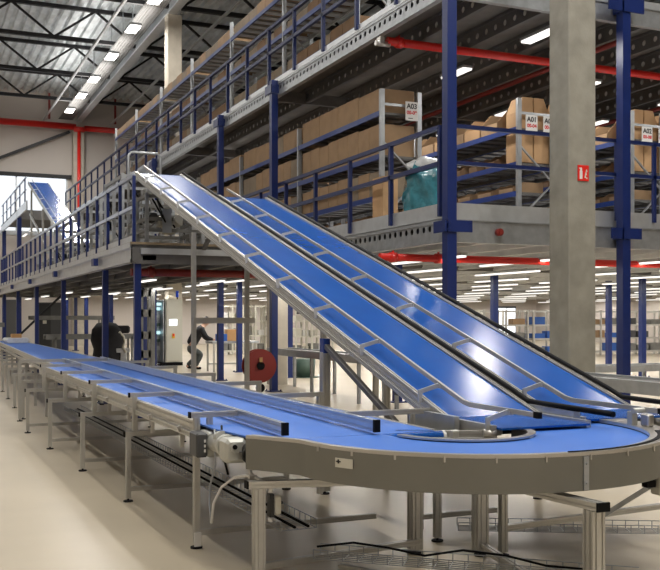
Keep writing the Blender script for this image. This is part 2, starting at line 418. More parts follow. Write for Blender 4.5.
for x, y, lb in ((8.9,16.9,'blue post with a base plate seen beneath the inclined belt'), (9.75,25,'slim blue post behind the grey background conveyor'), (9.3,28.1,'blue post standing beside the work table'),
                 (13.9,21,'blue post rising behind the black edge of the inclined belt'), (18.9,21.1,'bright blue post on open floor in front of the grey shelving'), (20.9,24.9,'slim dark blue post between the big column and the tall deck post'),
                 (16.4,21,'blue post hidden mostly by the big concrete column'), (24.5,31,'blue post near the steel shelving')):
    steel_post(x, y, 2.88, lb, .15, grp='short blue posts under the storage deck')

# guard rails
def guard(name, label, p0, p1, zb, zt, zm, n, m='rail_blue', mt=None, w=.05, grp=None, toe=None, zlow=None):
    t = thing(name, label, 'railing', p0+(zb,), grp)
    p0, p1 = Vector(p0+(0,)), Vector(p1+(0,)); d = p1-p0
    for k in range(n+1):
        q = p0 + d*k/n; part('post', MB().cbox((q.x, q.y, (zb+zt)/2), (w, w, zt-zb)), m, t)
    for nm, z in (('top_rail', zt), ('mid_rail', zm)):
        part(nm, MB().bar(p0+Vector((0,0,z)), p1+Vector((0,0,z)), w, w), mt or m, t)
    if toe: part('toe_board', MB().bar(p0+Vector((0,0,zb+toe/2)), p1+Vector((0,0,zb+toe/2)), .012, toe), 'galv_light', t)
    return t
guard('guard_railing', 'blue railing along the upper storage deck edge', (7.72, 13.1), (7.72, 53.1), 7.12, 8.45, 7.87, 25, w=.07)
guard('guard_railing', 'blue railing on the lower storage deck in front of the teal bag and cartons', (7.72, 13.2), (7.72, 37), 3.3, 4.72, 4.14, 14, w=.07)
guard('guard_railing', 'blue railing across the deck front between the corner post and the concrete column', (7.75, 13.02), (11.1, 13.02), 3.35, 4.72, 4.14, 1, w=.06)
guard('guard_railing', 'blue railing across the deck front beyond the second tall post', (11.3, 13.02), (16.9, 13.02), 3.35, 4.72, 4.14, 9, w=.06)

# ------------------------------------------------------------------ racks and cartons
def rack(name, label, x0, x1, ys, z0, zt, levels, grp, bm='beam_blue', both=True, shelf='galv_dark'):
    t = thing(name, label, 'rack', ((x0+x1)/2, (ys[0]+ys[-1])/2, z0), grp)
    for y in ys:
        for x in (x0, x1): part('upright', MB().cbox((x, y, (z0+zt)/2), (.09, .07, zt-z0)), 'galv', t)
        part('end_bar', MB().bar((x0, y, zt-.28), (x1, y, zt-.28), .03, .05), 'galv', t); mb = MB()
        z = z0+.15; k = 0
        while z+.75 < zt-.2:
            a, b = (x0, x1) if k % 2 == 0 else (x1, x0); mb.bar((a, y, z), (b, y, z+.72), .03, .04, (0,1,0)); z += .74; k += 1
        part('brace', mb, 'galv', t)
    for z in levels:
        for a, b in zip(ys[:-1], ys[1:]):
            part('shelf_beam', MB().box(x0-.05, x0-.01, a+.03, b-.03, z-.10, z), bm, t)
            mb = MB(); n = int((b-a)/.42)
            for q in range(n): mb.box(x0-.01, x1-.05, a+.08+q*.42, a+.30+q*.42, z-.045, z-.005)
            mb.box(x1-.05, x1-.01, a+.03, b-.03, z-.10, z)
            part('shelf', mb, shelf, t)
    return t
def carton_mesh(dx, dy, dz, m, flaps=False, m2=None):
    mb = MB(); g = .004
    if not flaps:
        mb.cbox((0,0,dz/2), (dx, dy, dz), .006)
        mb.box(-dx/2-.001, dx/2+.001, -.012, .012, dz-.001, dz+.001)
    else:   # open tray with a sloping front cut
        t = .012
        mb.box(-dx/2, dx/2, -dy/2, dy/2, 0, t)
        mb.box(dx/2-t, dx/2, -dy/2, dy/2, t, dz)
        for s in (-1, 1):
            y = s*(dy/2-t/2)
            vs = [(-dx/2, 0), (dx/2, 0), (dx/2, dz), (-dx*.15, dz), (-dx/2, dz*.45)]
            mb.add([(a, y-t/2, b) for a, b in vs] + [(a, y+t/2, b) for a, b in vs], [(0,1,2,3,4), (9,8,7,6,5)] + [(i, i+5, (i+1) % 5+5, (i+1) % 5) for i in range(5)])
        mb.box(-dx/2, -dx/2+t, -dy/2, dy/2, t, dz*.45)
    me = link('carton', mb, m); me_data = me.data; bpy.data.objects.remove(me); return me_data
def place(me, x, y, z, lb, grp, name='carton', cat='box', rz=0):
    o = bpy.data.objects.new(name, me); COL.objects.link(o); o.location = (x, y, z); o.rotation_euler = (0,0,rz)
    return tag(o, lb, cat, grp)
# rack with the A03 sign, behind the teal bag
rys = [16.2, 20.4, 24.6, 28.8]
rack('storage_rack', 'rack with the single A03 sign, behind the teal bag', 8.2, 9.0, rys, 3.45, 6.03, (4.02, 4.80, 5.62), 'racks on the lower storage deck')
LV = {4.02: ('bottom', .50), 4.80: ('middle', .60), 5.62: ('top', .46)}
for zl, (nm, hh) in LV.items():
    for b in range(3):
        n = 8 if nm != 'top' else 4; L = (4.2-.24)/n
        me = [carton_mesh(.74, L-.02, hh+dz, mm) for dz, mm in ((0,'card'),(-.02,'card_grey'),(.03,'card'))]
        for q in range(n):
            bay = ['sign-end bay', 'second bay', 'third bay'][b]
            place(me[rnd.randrange(3)], 8.6, 16.32+b*4.2+L*(q+.5), zl, f'brown carton on the {nm} A03 rack shelf, {bay}, {ORD[q]} along', 'cartons on the A03 rack')
# racks with A01 / A02
def rackB(xa, nm, nb, lbl, two='A02', cut=None):
    ys = [15.5, 19.6, 23.7, 27.8][:nb+1]
    rack('storage_rack', f'{lbl}, front row', xa, xa+.8, ys, 3.45, 5.95, (3.62, 4.15, 4.72, 5.40), 'racks on the lower storage deck')
    rack('storage_rack', f'{lbl}, back row', xa+.9, xa+1.7, ys, 3.45, 5.95, (4.15, 4.72, 5.40), 'racks on the lower storage deck')
    tray = carton_mesh(.74, .60, .50, 'card_light', True); tray2 = carton_mesh(.74, .60, .50, 'card', True)
    small = carton_mesh(.70, .30, .30, 'card_dark', True)
    low = carton_mesh(.72, .5, .22, 'card', True)
    for b in range(nb):
        y0 = 15.5 + 4.1*b
        bay = ['sign-end bay', 'second bay', 'third bay'][b]
        for q in range(1 if b == 0 else 0, 6): place([tray, tray2][q % 2], xa+.4, y0+.45+q*.64, 5.40, f'open carton on top of the {nm} rack, {bay}, {ORD[q]} along', f'open cartons on top of the {nm} rack')
        for q in range(1 if b == 0 else 0, 6): place(small, xa+.4, y0+.45+q*.64, 4.72, f'small dark carton, second {nm} rack shelf, {bay}, {ORD[q]} along', f'small cartons on the {nm} rack')
        for q in range(5): place(low, xa+.4, y0+.5+q*.78, 4.15, f'low carton, third {nm} rack shelf, {bay}, {ORD[q]} along', f'low cartons on the {nm} rack')
        for q in range(4): place(low, xa+.4, y0+.6+q*.95, 3.62, f'low carton, bottom {nm} rack shelf, {bay}, {ORD[q]} along', f'bottom cartons on the {nm} rack')
    wedge = MB(); a, h = .175, 1.28
    wedge.add([(-a,-.2,0),(a,-.2,0),(a,.2,0),(-a,.2,0),(-a,-.2,h-.3),(a,-.2,h),(a,.2,h),(-a,.2,h-.3),(-a*.3,-.2,h),(-a*.3,.2,h)],
              [(0,3,2,1),(0,1,5,8,4),(1,2,6,5),(2,3,7,9,6),(3,0,4,7),(4,8,9,7),(8,5,6,9)])
    wo = link('carton', wedge, 'card_light'); wme = wo.data; bpy.data.objects.remove(wo)
    for q, xx in enumerate((xa+.24, xa+.62, xa+1.15, xa+1.53)):
        place(wme, xx, 15.82, 4.74, f'tall slant-topped carton behind the {nm} rack sign, {ORD[q]} across', f'slant-topped cartons behind the {nm} signs', rz=0 if q % 2 == 0 else math.pi)
rackB(10.82, 'A01', 3, 'rack with the A01 sign behind the deck front railing')
rackB(13.6, 'A02', 3, 'rack with paired A02 and A03 signs beyond the second tall post')
# signs
def sign(x, y, z, code, red, lb):
    t = thing('location_sign', lb, 'sign', (x, y, z), 'white location signs on the rack ends')
    part('plate', MB().cbox((x, y, z), (.27, .012, .36)), 'white', t)
    for body, dz, sz, m in ((code, .05, .135, 'txt_black'), (red, -.06, .095, 'txt_red')):
        c = bpy.data.curves.new('lettering', 'FONT'); c.body = body; c.size = sz; c.align_x = 'CENTER'; c.extrude = .002; c.offset = .003
        o = bpy.data.objects.new('tmp', c); COL.objects.link(o); dg = bpy.context.evaluated_depsgraph_get()
        me = bpy.data.meshes.new_from_object(o.evaluated_get(dg)); bpy.data.objects.remove(o)
        me.materials.clear(); me.materials.append(M[m]); o = bpy.data.objects.new('lettering', me); COL.objects.link(o); o.parent = t
        o.location = (0, -.009, dz); o.rotation_euler = (R(90), 0, 0)
    part('small_print', MB().box(x-.08, x+.02, y-.008, y-.006, z-.145, z-.13), 'darkgrey', t)
    return t
sign(8.80, 16.12, 5.64, 'A03', '00-09', 'white A03 sign on the rack behind the teal bag')
sign(11.05, 15.40, 5.44, 'A01', '00-04', 'white A01 sign on the rack end beside the concrete column')
sign(11.46, 15.40, 5.44, 'A02', '00-04', 'white A02 sign half hidden by the concrete column')
sign(13.92, 15.40, 5.44, 'A02', '00-08', 'white A02 sign just beyond the second tall blue post')
sign(14.36, 15.40, 5.44, 'A03', '00-09', 'white A03 sign at the picture edge beside another sign')

# upper deck rack
uys = [17.4, 21.5, 25.6, 29.7, 33.8, 37.9, 42.0]
rack('storage_rack', 'long rack on the upper storage deck behind the railing', 8.25, 8.95, uys, 7.15, 9.95, (7.55, 8.55, 9.50), 'racks on the upper storage deck', shelf='galv_light')
for zl, nm, hh in ((7.55, 'lower', .30), (8.55, 'middle', .26), (9.50, 'top', .34)):
    mes = [carton_mesh(.64, .62, hh, 'card' if nm == 'top' else 'card_dark'), carton_mesh(.64, .62, hh-.03, 'card_grey'), carton_mesh(.64, .62, hh, 'card_dark' if nm != 'top' else 'card')]
    for b in range(6):
        for q in range(6):
            place(mes[rnd.randrange(3)], 8.6, uys[b]+.46+q*.64, zl, f'brown carton, {nm} shelf of upper deck rack, {ORD[b]} bay, {ORD[q]} along', 'cartons on the upper deck rack')

# loose things on the lower storage deck
mb = MB(); n = 20; m_ = 12; vs = []
for j in range(m_+1):
    f = j/m_; z = 3.47 + .86*f
    for i in range(n):
        a = 2*math.pi*i/n; rr = (.36 + .03*math.sin(3*a+4*f) + .03*math.sin(7*a+9*f)) * (1 - .55*max(0, f-.75)*2.2) * (1+.1*math.sin(math.pi*f))
        vs.append((8.12+rr*math.cos(a)*.95, 14.35+rr*math.sin(a)*1.0, z + .02*math.sin(5*a+f*3)))
fs = [(j*n+i, j*n+(i+1) % n, (j+1)*n+(i+1) % n, (j+1)*n+i) for j in range(m_) for i in range(n)] + [tuple(reversed(range(n))), tuple(m_*n+i for i in range(n))]
mb.add(vs, fs, True)
tb = thing('wrapped_bag', 'big crumpled teal plastic bag standing behind the blue railing', 'bag', (8.12, 14.35, 3.45))
part('bag_body', mb, 'teal', tb)
mb = MB()
vs = []
for j in range(4):
    for i in range(n):
        a = 2*math.pi*i/n; rr = [.30,.33,.22,.05][j]*(1+.12*math.sin(5*a+j)); vs.append((8.12+rr*math.cos(a), 14.35+rr*math.sin(a), [4.24,4.32,4.40,4.41][j]+.03*math.sin(3*a+j)))
mb.add(vs, [(j*n+i, j*n+(i+1) % n, (j+1)*n+(i+1) % n, (j+1)*n+i) for j in range(3) for i in range(n)] + [tuple(3*n+i for i in range(n))], True)
part('wrinkled_top', mb, 'plasticwhite', tb, 'crumpled white plastic top')
for q, (x, h) in enumerate(((7.96, .82), (8.12, .82))):
    place(carton_mesh(.15, .42, h, 'card_light'), x, 15.75, 3.45, ['tall narrow carton standing beside the teal bag, railing side', 'tall narrow carton standing beside the teal bag, rack side'][q], 'tall narrow cartons by the teal bag')

# red pipes under the decks
def red_pipe(label, p0, p1, r, flanges, m='red'):
    t = thing('sprinkler_pipe', label, 'pipe', p0, 'red pipes under the decks'); p0, p1 = Vector(p0), Vector(p1); d = (p1-p0).normalized()
    part('pipe', MB().cyl(p0, p1, r, 20), m, t)
    for f in flanges:
        q = p0.lerp(p1, f); part('coupling', MB().cyl(q-d*.06, q+d*.06, r*1.35, 16).bar(q+Vector((0,0,r)), q+Vector((0,0,r+.05)), .03, .03), m, t)
red_pipe('red pipe crossing under the high storage deck above the racks', (7.85, 15.3, 6.66), (20, 15.3, 6.66), .075, (.02, .33, .66))
red_pipe('red pipe crossing under the lower storage deck front', (7.3, 14.5, 2.72), (20, 14.5, 2.72), .065, (.02, .09, .3, .62))
red_pipe('dark red pipe crossing under the sorting platform', (3.6, 17.0, 2.50), (7.2, 17.0, 2.50), .07, (.1, .6), 'red_dark')
solo('pipe_bracket', MB().cbox((7.72,15.3,6.66),(.08,.14,.1)).cyl((7.62,15.3,6.6),(7.9,15.3,6.6),.05), 'stainless', 'small steel pipe bracket on the perforated edge of the high deck', 'bracket', (7.72,15.3,6.6))
for k, x in enumerate((11.6, 16.2)):
    solo('sprinkler_branch', MB().cyl((x, 13.4, 6.62), (x, 40, 6.62), .05), 'red_dark', ['thin dark red branch pipe under the high deck above the A01 rack', 'thin dark red branch pipe under the high deck past the second rack'][k], 'pipe', (x, 13.4, 6.62), 'branch pipes under the high deck')
solo('pipe_stub', MB().cyl((8.66, 12.9, 3.06), (8.66, 12.98, 3.06), .06).cyl((8.66,12.88,3.06),(8.66,12.9,3.06),.04), 'red_dark', 'small dark red pipe end cap on the lower deck front beam', 'pipe cap', (8.66, 12.95, 3.06))

# fire sign on the big column
fsn = thing('fire_sign', 'small red fire extinguisher sign on the big concrete column', 'sign', (9.25, 11.58, 3.86))
part('plate', MB().cbox((9.25, 11.592, 3.86), (.20, .012, .235)), 'red', fsn)
ex = MB(); ex.cbox((9.205, 11.585, 3.83), (.05, .004, .12)); ex.cbox((9.205, 11.585, 3.905), (.035, .004, .03)); ex.cbox((9.195, 11.585, 3.93), (.05, .004, .015))
part('extinguisher_symbol', ex, 'white', fsn)
fl = MB()
for dx, dz, s in ((.0,0,.05),(.012,.045,.04),(-.01,-.045,.045),(.018,-.065,.03)):
    fl.add([(9.295+dx-s*.4, 11.584, 3.85+dz-s*.4),(9.295+dx+s*.4,11.584,3.85+dz-s*.4),(9.295+dx+s*.15,11.584,3.85+dz+s*.7),(9.295+dx-s*.3,11.584,3.85+dz+s*.3)], [(0,1,2,3)])
part('flame_symbol', fl, 'offwhite', fsn)

# ------------------------------------------------------------------ sorting platform (left deck)
t = thing('sorting_platform', 'low steel platform on blue posts beside the long belt conveyor', 'platform', (5.5, 32, 2.6))
mb = MB(); c_beam_y(mb, 3.40, 16, 50, 2.62, 2.90); mb.box(3.36, 3.40, 16, 50, 2.86, 2.95); mb.box(3.37, 3.40, 16, 50, 2.62, 2.67)
part('edge_beam', mb, 'galv_light', t)
part('front_beam', MB().box(3.4, 7.5, 16.0, 16.04, 2.60, 2.93), 'galv_dark', t)
part('front_rail', MB().box(3.55, 5.4, 15.93, 15.99, 2.76, 2.86), 'galv_light', t, 'bright steel bar bolted to the front beam')
part('floor_board', MB().box(3.38, 7.5, 15.96, 50, 2.92, 2.96), 'woodedge', t)
for x in (4.1, 4.8, 5.5, 6.2, 6.9): 
    mb = MB(); c_beam_y(mb, x, 16.1, 50, 2.66, 2.91); part('joist', mb, 'galv_dark', t)
for y in (19, 24.6, 30.1, 35.6, 41, 46.5): part('cross_beam', MB().box(3.45, 7.5, y-.05, y+.05, 2.62, 2.9), 'galv_dark', t)
pl = ['at the near corner under the inclined belt', 'second along the platform edge', 'third along the platform edge', 'fourth along the platform edge', 'fifth along the platform edge', 'sixth along the platform edge', 'seventh along the platform edge']
for y, s in zip((16.1, 19, 24.6, 30.1, 35.6, 41, 46.5), pl):
    tt = steel_post(3.52, y, 2.62, f'blue platform post {s}', .11, grp='posts along the sorting platform edge')
    part('bracket', MB().box(3.27, 3.36, y-.13, y+.13, 2.70, 2.84) if y > 16.5 else MB().box(3.59, 3.82, y-.1, y-.04, 2.66, 2.74), 'post', tt)
for k, y in enumerate((30.1, 35.6, 41, 46.5)):
    steel_post(6.8, y, 2.62, f'dark blue post deep under the sorting platform, {ORD[k]} row', .15, grp='inner posts of the sorting platform')
guard('guard_railing', 'blue-posted railing along the sorting platform, its rails coloured pale like window glare', (3.45, 16.05), (3.45, 49.5), 2.96, 4.08, 3.55, 29, 'post', 'rail_glare_pale', .055, toe=.12)
# far upper platform with its little conveyor
t = thing('far_platform', 'small raised platform near the bright windows carrying a belt', 'platform', (6.6, 53, 6.7))
part('edge_beam', MB().box(4.70, 4.76, 44, 57, 6.45, 6.85), 'galv_light', t)
part('floor_board', MB().box(4.7, 7.5, 48, 57, 6.80, 6.86), 'galv_dark', t)
part('front_beam', MB().box(4.7, 7.5, 48, 48.1, 6.4, 6.8), 'galv_dark', t)
for k in range(6): part('rail_post', MB().cbox((4.75, 45+k*2.2, 7.4), (.06, .06, 1.1)), 'rail_blue', t)
part('top_rail', MB().bar((4.75, 44.5, 7.95), (4.75, 57, 7.95), .06, .06), 'rail_glare_pale', t)
part('mid_rail', MB().bar((4.75, 44.5, 7.4), (4.75, 57, 7.4), .05, .05), 'rail_glare_pale', t)
for k, y in enumerate((48, 56)): steel_post(4.8, y, 6.5, f'tall blue post under the far raised platform, {["front","rear"][k]} one', .2, grp='posts of the far platform')

# inclined conveyors --------------------------------------------------------
SL = .31
def incline(label, xl, xr, yb, yt, zb, y_end, brk, name='inclined_conveyor', black=True, far=False, railbend=6.2, rail_end=None, legs=()):
    t = thing(name, label, 'conveyor', ((xl+xr)/2, yb, 0), 'inclined belt conveyors')
    Z = lambda y: zb + max(0, y-yb)*SL
    ysx = [y_end, yb-.12, yb, yb+.12, yt-.15, yt-.04, yt+.04]
    zz = [zb, zb, zb+.012, zb+.12*SL+.004, Z(yt-.15), Z(yt-.04)-.01, Z(yt)-.08]
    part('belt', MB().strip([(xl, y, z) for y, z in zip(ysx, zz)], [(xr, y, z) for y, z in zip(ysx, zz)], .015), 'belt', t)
    part('return_belt', MB().strip([(xl+.02, y, z-.11) for y, z in zip(ysx[1:-1], zz[1:-1])], [(xr-.02, y, z-.11) for y, z in zip(ysx[1:-1], zz[1:-1])], .008), 'rubber', t)
    for x in (xl-.028, xr+.028):
        mb = MB(); a, b = Vector((x, yb, zb-.025)), Vector((x, yt, Z(yt)-.025))
        mb.prof(a, b, .04, .08); 
        o = part('side_frame', mb, 'alu', t)
        mb2 = MB().prof(a+Vector((-.008 if x < xl else .008,0,-.062)), b+Vector((-.008 if x < xl else .008,0,-.062)), .04, .04); part('lower_profile', mb2, 'alu', t)
        part('level_frame', MB().box(x-.02, x+.02, y_end+.05, yb, zb-.14, zb+.015), 'alu', t)
    for y in [yb + .9 + k*2.2 for k in range(int((yt-yb)/2.2))]:
        part('cross_brace', MB().bar((xl, y, Z(y)-.15), (xr, y, Z(y)-.15), .06, .04), 'darkgrey', t)
    rx = xl+.13; re = rail_end if rail_end else yb-.95
    pts = [(rx, re, zb+.105), (rx, yb-.05, zb+.105), (rx, yb+.05, zb+.12), (rx, yt+.05, Z(yt)+.115)]
    rail = MB(); rail.bar(pts[0], pts[1], .022, .034).bar(pts[1], pts[2], .022, .034).bar(pts[2], pts[3], .022, .034)
    gr = part('guide_rail', rail, 'alu', t)
    part('rail_tip', MB().cbox((rx, re-.03, zb+.105), (.03, .06, .042)), 'rubber', gr)
    if black:
        bx = xr+.075; bs = yb+.25
        rb = MB(); rb.tube([(bx, re+.04, zb+.075), (bx, yb, zb+.085), (bx, bs-.05, zb+.09), (bx, bs+.15, Z(bs+.15)+.035), (bx, yt, Z(yt)+.035)], .021, 8)
        part('black_edge_rail', rb, 'rubber', t, 'black rounded edge rail')
    for k, y in enumerate(brk):
        z = Z(y); mb = MB()
        mb.bar((xl-.06, y-.02, z-.03), (xl-.06, y-.02, z+.07), .035, .014, (0,1,0)).bar((xl-.06, y-.02, z+.055), (rx-.01, y+.0, z+.10), .014, .034).cbox((rx, y, z+.09), (.04, .05, .03))
        part('rail_bracket', mb, 'galv_light', t)
    return t, Z
def leg(t, x, y, z0, z1, w=.045, m='alu', foot=True):
    l = part('leg', MB().prof((x, y, z0+.03), (x, y, z1), w, w, (0,1,0)), m, t)
    if foot: part('foot', MB().cyl((x, y, z0), (x, y, z0+.012), .045, 14).cyl((x, y, z0+.012), (x, y, z0+.04), .010, 8), 'rubber', l)
    return l
i1, Z1 = incline('inclined belt rising to the sorting platform, next to the long conveyor', 3.70, 4.45, 6.15, 16.9, .94, 5.50,
                 [5.6, 6.55, 7.6, 8.65, 9.7, 10.75, 11.8, 12.85, 13.9, 14.95, 16.0], rail_end=5.30)
i2, Z2 = incline('inclined belt beside the concrete column, with a black rail on each edge', 4.64, 5.40, 6.15, 15.0, .94, 5.72,
                 [6.5, 7.6, 8.7, 9.8, 10.9, 12.0, 13.1, 14.2], rail_end=5.16)
for y in (12.95,):
    leg(i1, 3.62, y, 0, Z1(y)-.17, .06); leg(i1, 4.40, y, 0, Z1(y)-.17, .06)
    part('cross_bar', MB().prof((3.6, y-.05, 1.65), (4.5, y-.05, 1.65), .04, .08), 'alu', i1)
leg(i1, 3.65, 8.42, 0, Z1(8.42)-.28, .08); leg(i1, 4.32, 8.42, 0, Z1(8.42)-.17, .05)
part('pivot_bracket', MB().cbox((3.65, 8.42, Z1(8.42)-.22), (.07, .09, .14)), 'beam_blue', i1, 'small blue pivot bracket')
part('brace', MB().bar((3.65, 8.38, 1.42), (3.65, 6.45, .62), .04, .05, (1,0,0)), 'galv_dark', i1)
for y in (6.62,): leg(i1, 3.66, y, 0, Z1(y)-.2, .08); leg(i1, 3.66, 6.3, 0, .82, .05)
leg(i1, 4.05, 6.36, 0, .82, .06)
part('foot_bar', MB().prof((3.66, 6.62, .12), (4.4, 6.62, .12), .04, .04), 'alu', i1)
for y in (10.8,): leg(i2, 4.66, y, 0, Z2(y)-.17, .06); leg(i2, 5.38, y, 0, Z2(y)-.17, .06); part('cross_bar', MB().prof((4.6, y-.05, .5), (5.4, y-.05, .5), .04, .06), 'alu', i2)
leg(i2, 5.38, 7.4, 0, Z2(7.4)-.17, .06)
for x in (4.64, 5.40): part('support_strut', MB().bar((x, 14.7, Z2(14.7)-.08), (x, 15.98, 2.86), .06, .06, (1,0,0)), 'galv_dark', i2)
part('end_plate', MB().box(4.50, 4.56, 5.75, 6.5, .80, 1.0), 'galv', i2)
part('end_plate', MB().box(3.60, 3.64, 5.95, 6.55, .70, .98), 'galv', i1)
dm = thing('drive_unit', 'metal drive unit with clamps at the foot of the far inclined belt', 'motor', (4.75, 5.3, .95))
part('block', MB().cbox((4.72, 5.22, .98), (.06, .08, .09), .01), 'stainless', dm)
part('flat_block', MB().cbox((4.86, 5.2, .97), (.06, .12, .03), .005), 'stainless', dm)
part('clamp', MB().cyl((4.66, 5.3, 1.04), (4.86, 5.3, 1.04), .02, 10).cbox((4.70,5.35,.98),(.05,.05,.1)), 'motor', dm)
part('black_cap', MB().cbox((4.80, 5.12, 1.0), (.05, .03, .09)), 'rubber', dm)
# far inclined conveyor near the windows
t, Zf = incline('small far inclined belt in front of the bright windows', 4.95, 5.75, 33.5, 45.3, 4.2, 32.9, [35, 37, 39, 41, 43], black=False, rail_end=32.7)
for y in (36, 40, 44):
    for x in (4.92, 5.78): part('leg', MB().bar((x, y, 2.96), (x, y, Zf(y)-.15), .08, .08), 'alu', t)
part('leg', MB().bar((4.92, 34.4, 2.96), (4.92, 44.5, 6.3), .07, .07), 'alu', t)

# ------------------------------------------------------------------ machinery on the sorting platform
def machine_frame(x0, x1, y0, y1, z1, lb, seed):
    r = random.Random(seed); z0 = 2.96
    t = thing('machine_frame', lb, 'machine', ((x0+x1)/2, (y0+y1)/2, z0), 'machine frames on the sorting platform')
    for x in (x0, x1):
        for y in (y0, (y0+y1)/2, y1): part('leg', MB().prof((x, y, z0), (x, y, z1), .06, .06, (0,1,0)), 'galv', t)
    for z in (z0+.25, (z0+z1)/2, z1-.05):
        mb = MB()
        for x in (x0, x1): mb.prof((x, y0, z), (x, y1, z), .05, .06)
        for y in (y0, y1): mb.prof((x0, y, z), (x1, y, z), .05, .06)
        part('cross_bar', mb, 'galv' if seed % 2 else 'greymachine', t)
    part('brace', MB().bar((x0, y0, z0+.25), (x0+.6*(x1-x0), y0, z1-.1), .03, .04, (0,1,0)), 'galv_dark', t)
    part('brace', MB().bar((x1, y0, z0+.25), (x0+.5*(x1-x0), y0, z1-.4), .03, .04, (0,1,0)), 'galv_dark', t)
    for k in range(4):
        x = r.uniform(x0+.1, x1-.1); y = r.uniform(y0, y1); z = r.uniform(z0+.3, z1-.3)
        part('gear_motor', MB().cbox((x, y, z), (.22, .25, .18), .02).cyl((x, y-.3, z), (x, y-.1, z), .07, 12), r.choice(['motor','greymachine','darkgrey']), t)
    for k in range(2):
        x = r.uniform(x0+.1, x1-.1); z = r.uniform(z0+.3, z1-.7)
        part('cover_plate', MB().cbox((x, y0-.03, z+.2), (.16, .02, .42)), r.choice(['alu_blue','galv_light','greymachine']), t)
    part('hose', MB().tube([(x0+.1, y0, z1-.1), (x0+.3, y0-.1, z1-.5), (x0+.2, y0+.1, z0+.8), (x0+.5, y0, z0+.3)], .018, 6), 'rubber', t)
    return t
spots = [(3.75,4.75,16.4,17.9,3.85,'open aluminium machine frame under the top of the inclined belt'), (3.72,4.7,18.3,20.0,4.45,'tall tangled machine frame where the inclined belt ends'),
         (4.95,6.0,16.5,18.2,3.8,'aluminium machine frame at the platform front, second across'), 
         (3.8,4.9,21.0,23.5,4.3,'machine frame behind the platform railing, second row'), (3.8,5.0,25.0,28.2,4.2,'machine frame behind the platform railing, third row'),
         (5.2,6.6,20.5,24.0,3.9,'wide machine frame deeper on the platform'), (5.3,6.9,26,30,3.9,'wide machine frame further along the platform'), (5.9,7.2,31.5,36,4.3,'distant machine frame beside the far inclined belt'),
         (6.0,7.2,38,42,5.0,'tall distant machine frame below the far platform'), (3.9,4.7,30,33,3.9,'low distant machine frame near the platform railing')]
for k, s in enumerate(spots): machine_frame(*s, 100+k)
t = thing('arched_pipe_frame', 'bent steel pipe frame above the top end of the inclined belt', 'frame', (4.3, 19.1, 2.96))
part('pipe', MB().tube([(4.0,19.1,3.0),(4.0,19.1,4.93),(4.05,19.1,5.0),(4.58,19.1,5.0),(4.64,19.1,4.93),(4.64,19.1,3.0)], .028, 8), 'galv', t)
part('brace', MB().bar((4.0,19.1,4.6),(4.64,19.1,4.4),.03,.03), 'galv', t)

# ------------------------------------------------------------------ long straight conveyor
bc = thing('belt_conveyor', 'long wide blue belt conveyor on low aluminium legs, leading to the curve', 'conveyor', (2.7, 10.5, 0))
YN, YFAR = 5.80, 15.6
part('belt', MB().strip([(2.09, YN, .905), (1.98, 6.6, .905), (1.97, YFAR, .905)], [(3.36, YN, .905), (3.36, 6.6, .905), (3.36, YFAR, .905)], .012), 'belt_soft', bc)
part('end_roller', MB().cyl((2.40, YN-.0, .868), (3.40, YN-.0, .868), .038, 24), 'belt', bc)
part('roller_cap', MB().cyl((3.40, YN, .868), (3.425, YN, .868), .040, 24), 'white', bc)
part('side_frame', MB().prof((1.946, 6.87, .89), (1.90, YFAR, .89), .04, .085), 'alu', bc)
part('side_frame', MB().prof((3.39, YN+.1, .865), (3.39, YFAR, .865), .04, .08), 'alu', bc)
part('lower_profile', MB().prof((1.925, 6.87, .825), (1.88, YFAR, .825), .04, .04), 'alu', bc)
part('under_plate', MB().box(2.0, 3.36, YN+.2, YFAR, .80, .81), 'galv_dark', bc)
for k in range(9):
    y = 6.9+.95*k + .3; x = 1.945-.005*(y-6)
    part('clamp', MB().bar((x-.03, y, .82), (x-.05, y, .86), .03, .03).bar((x-.02, y, .70), (x-.02, y, .84), .03, .02), 'stainless', bc)
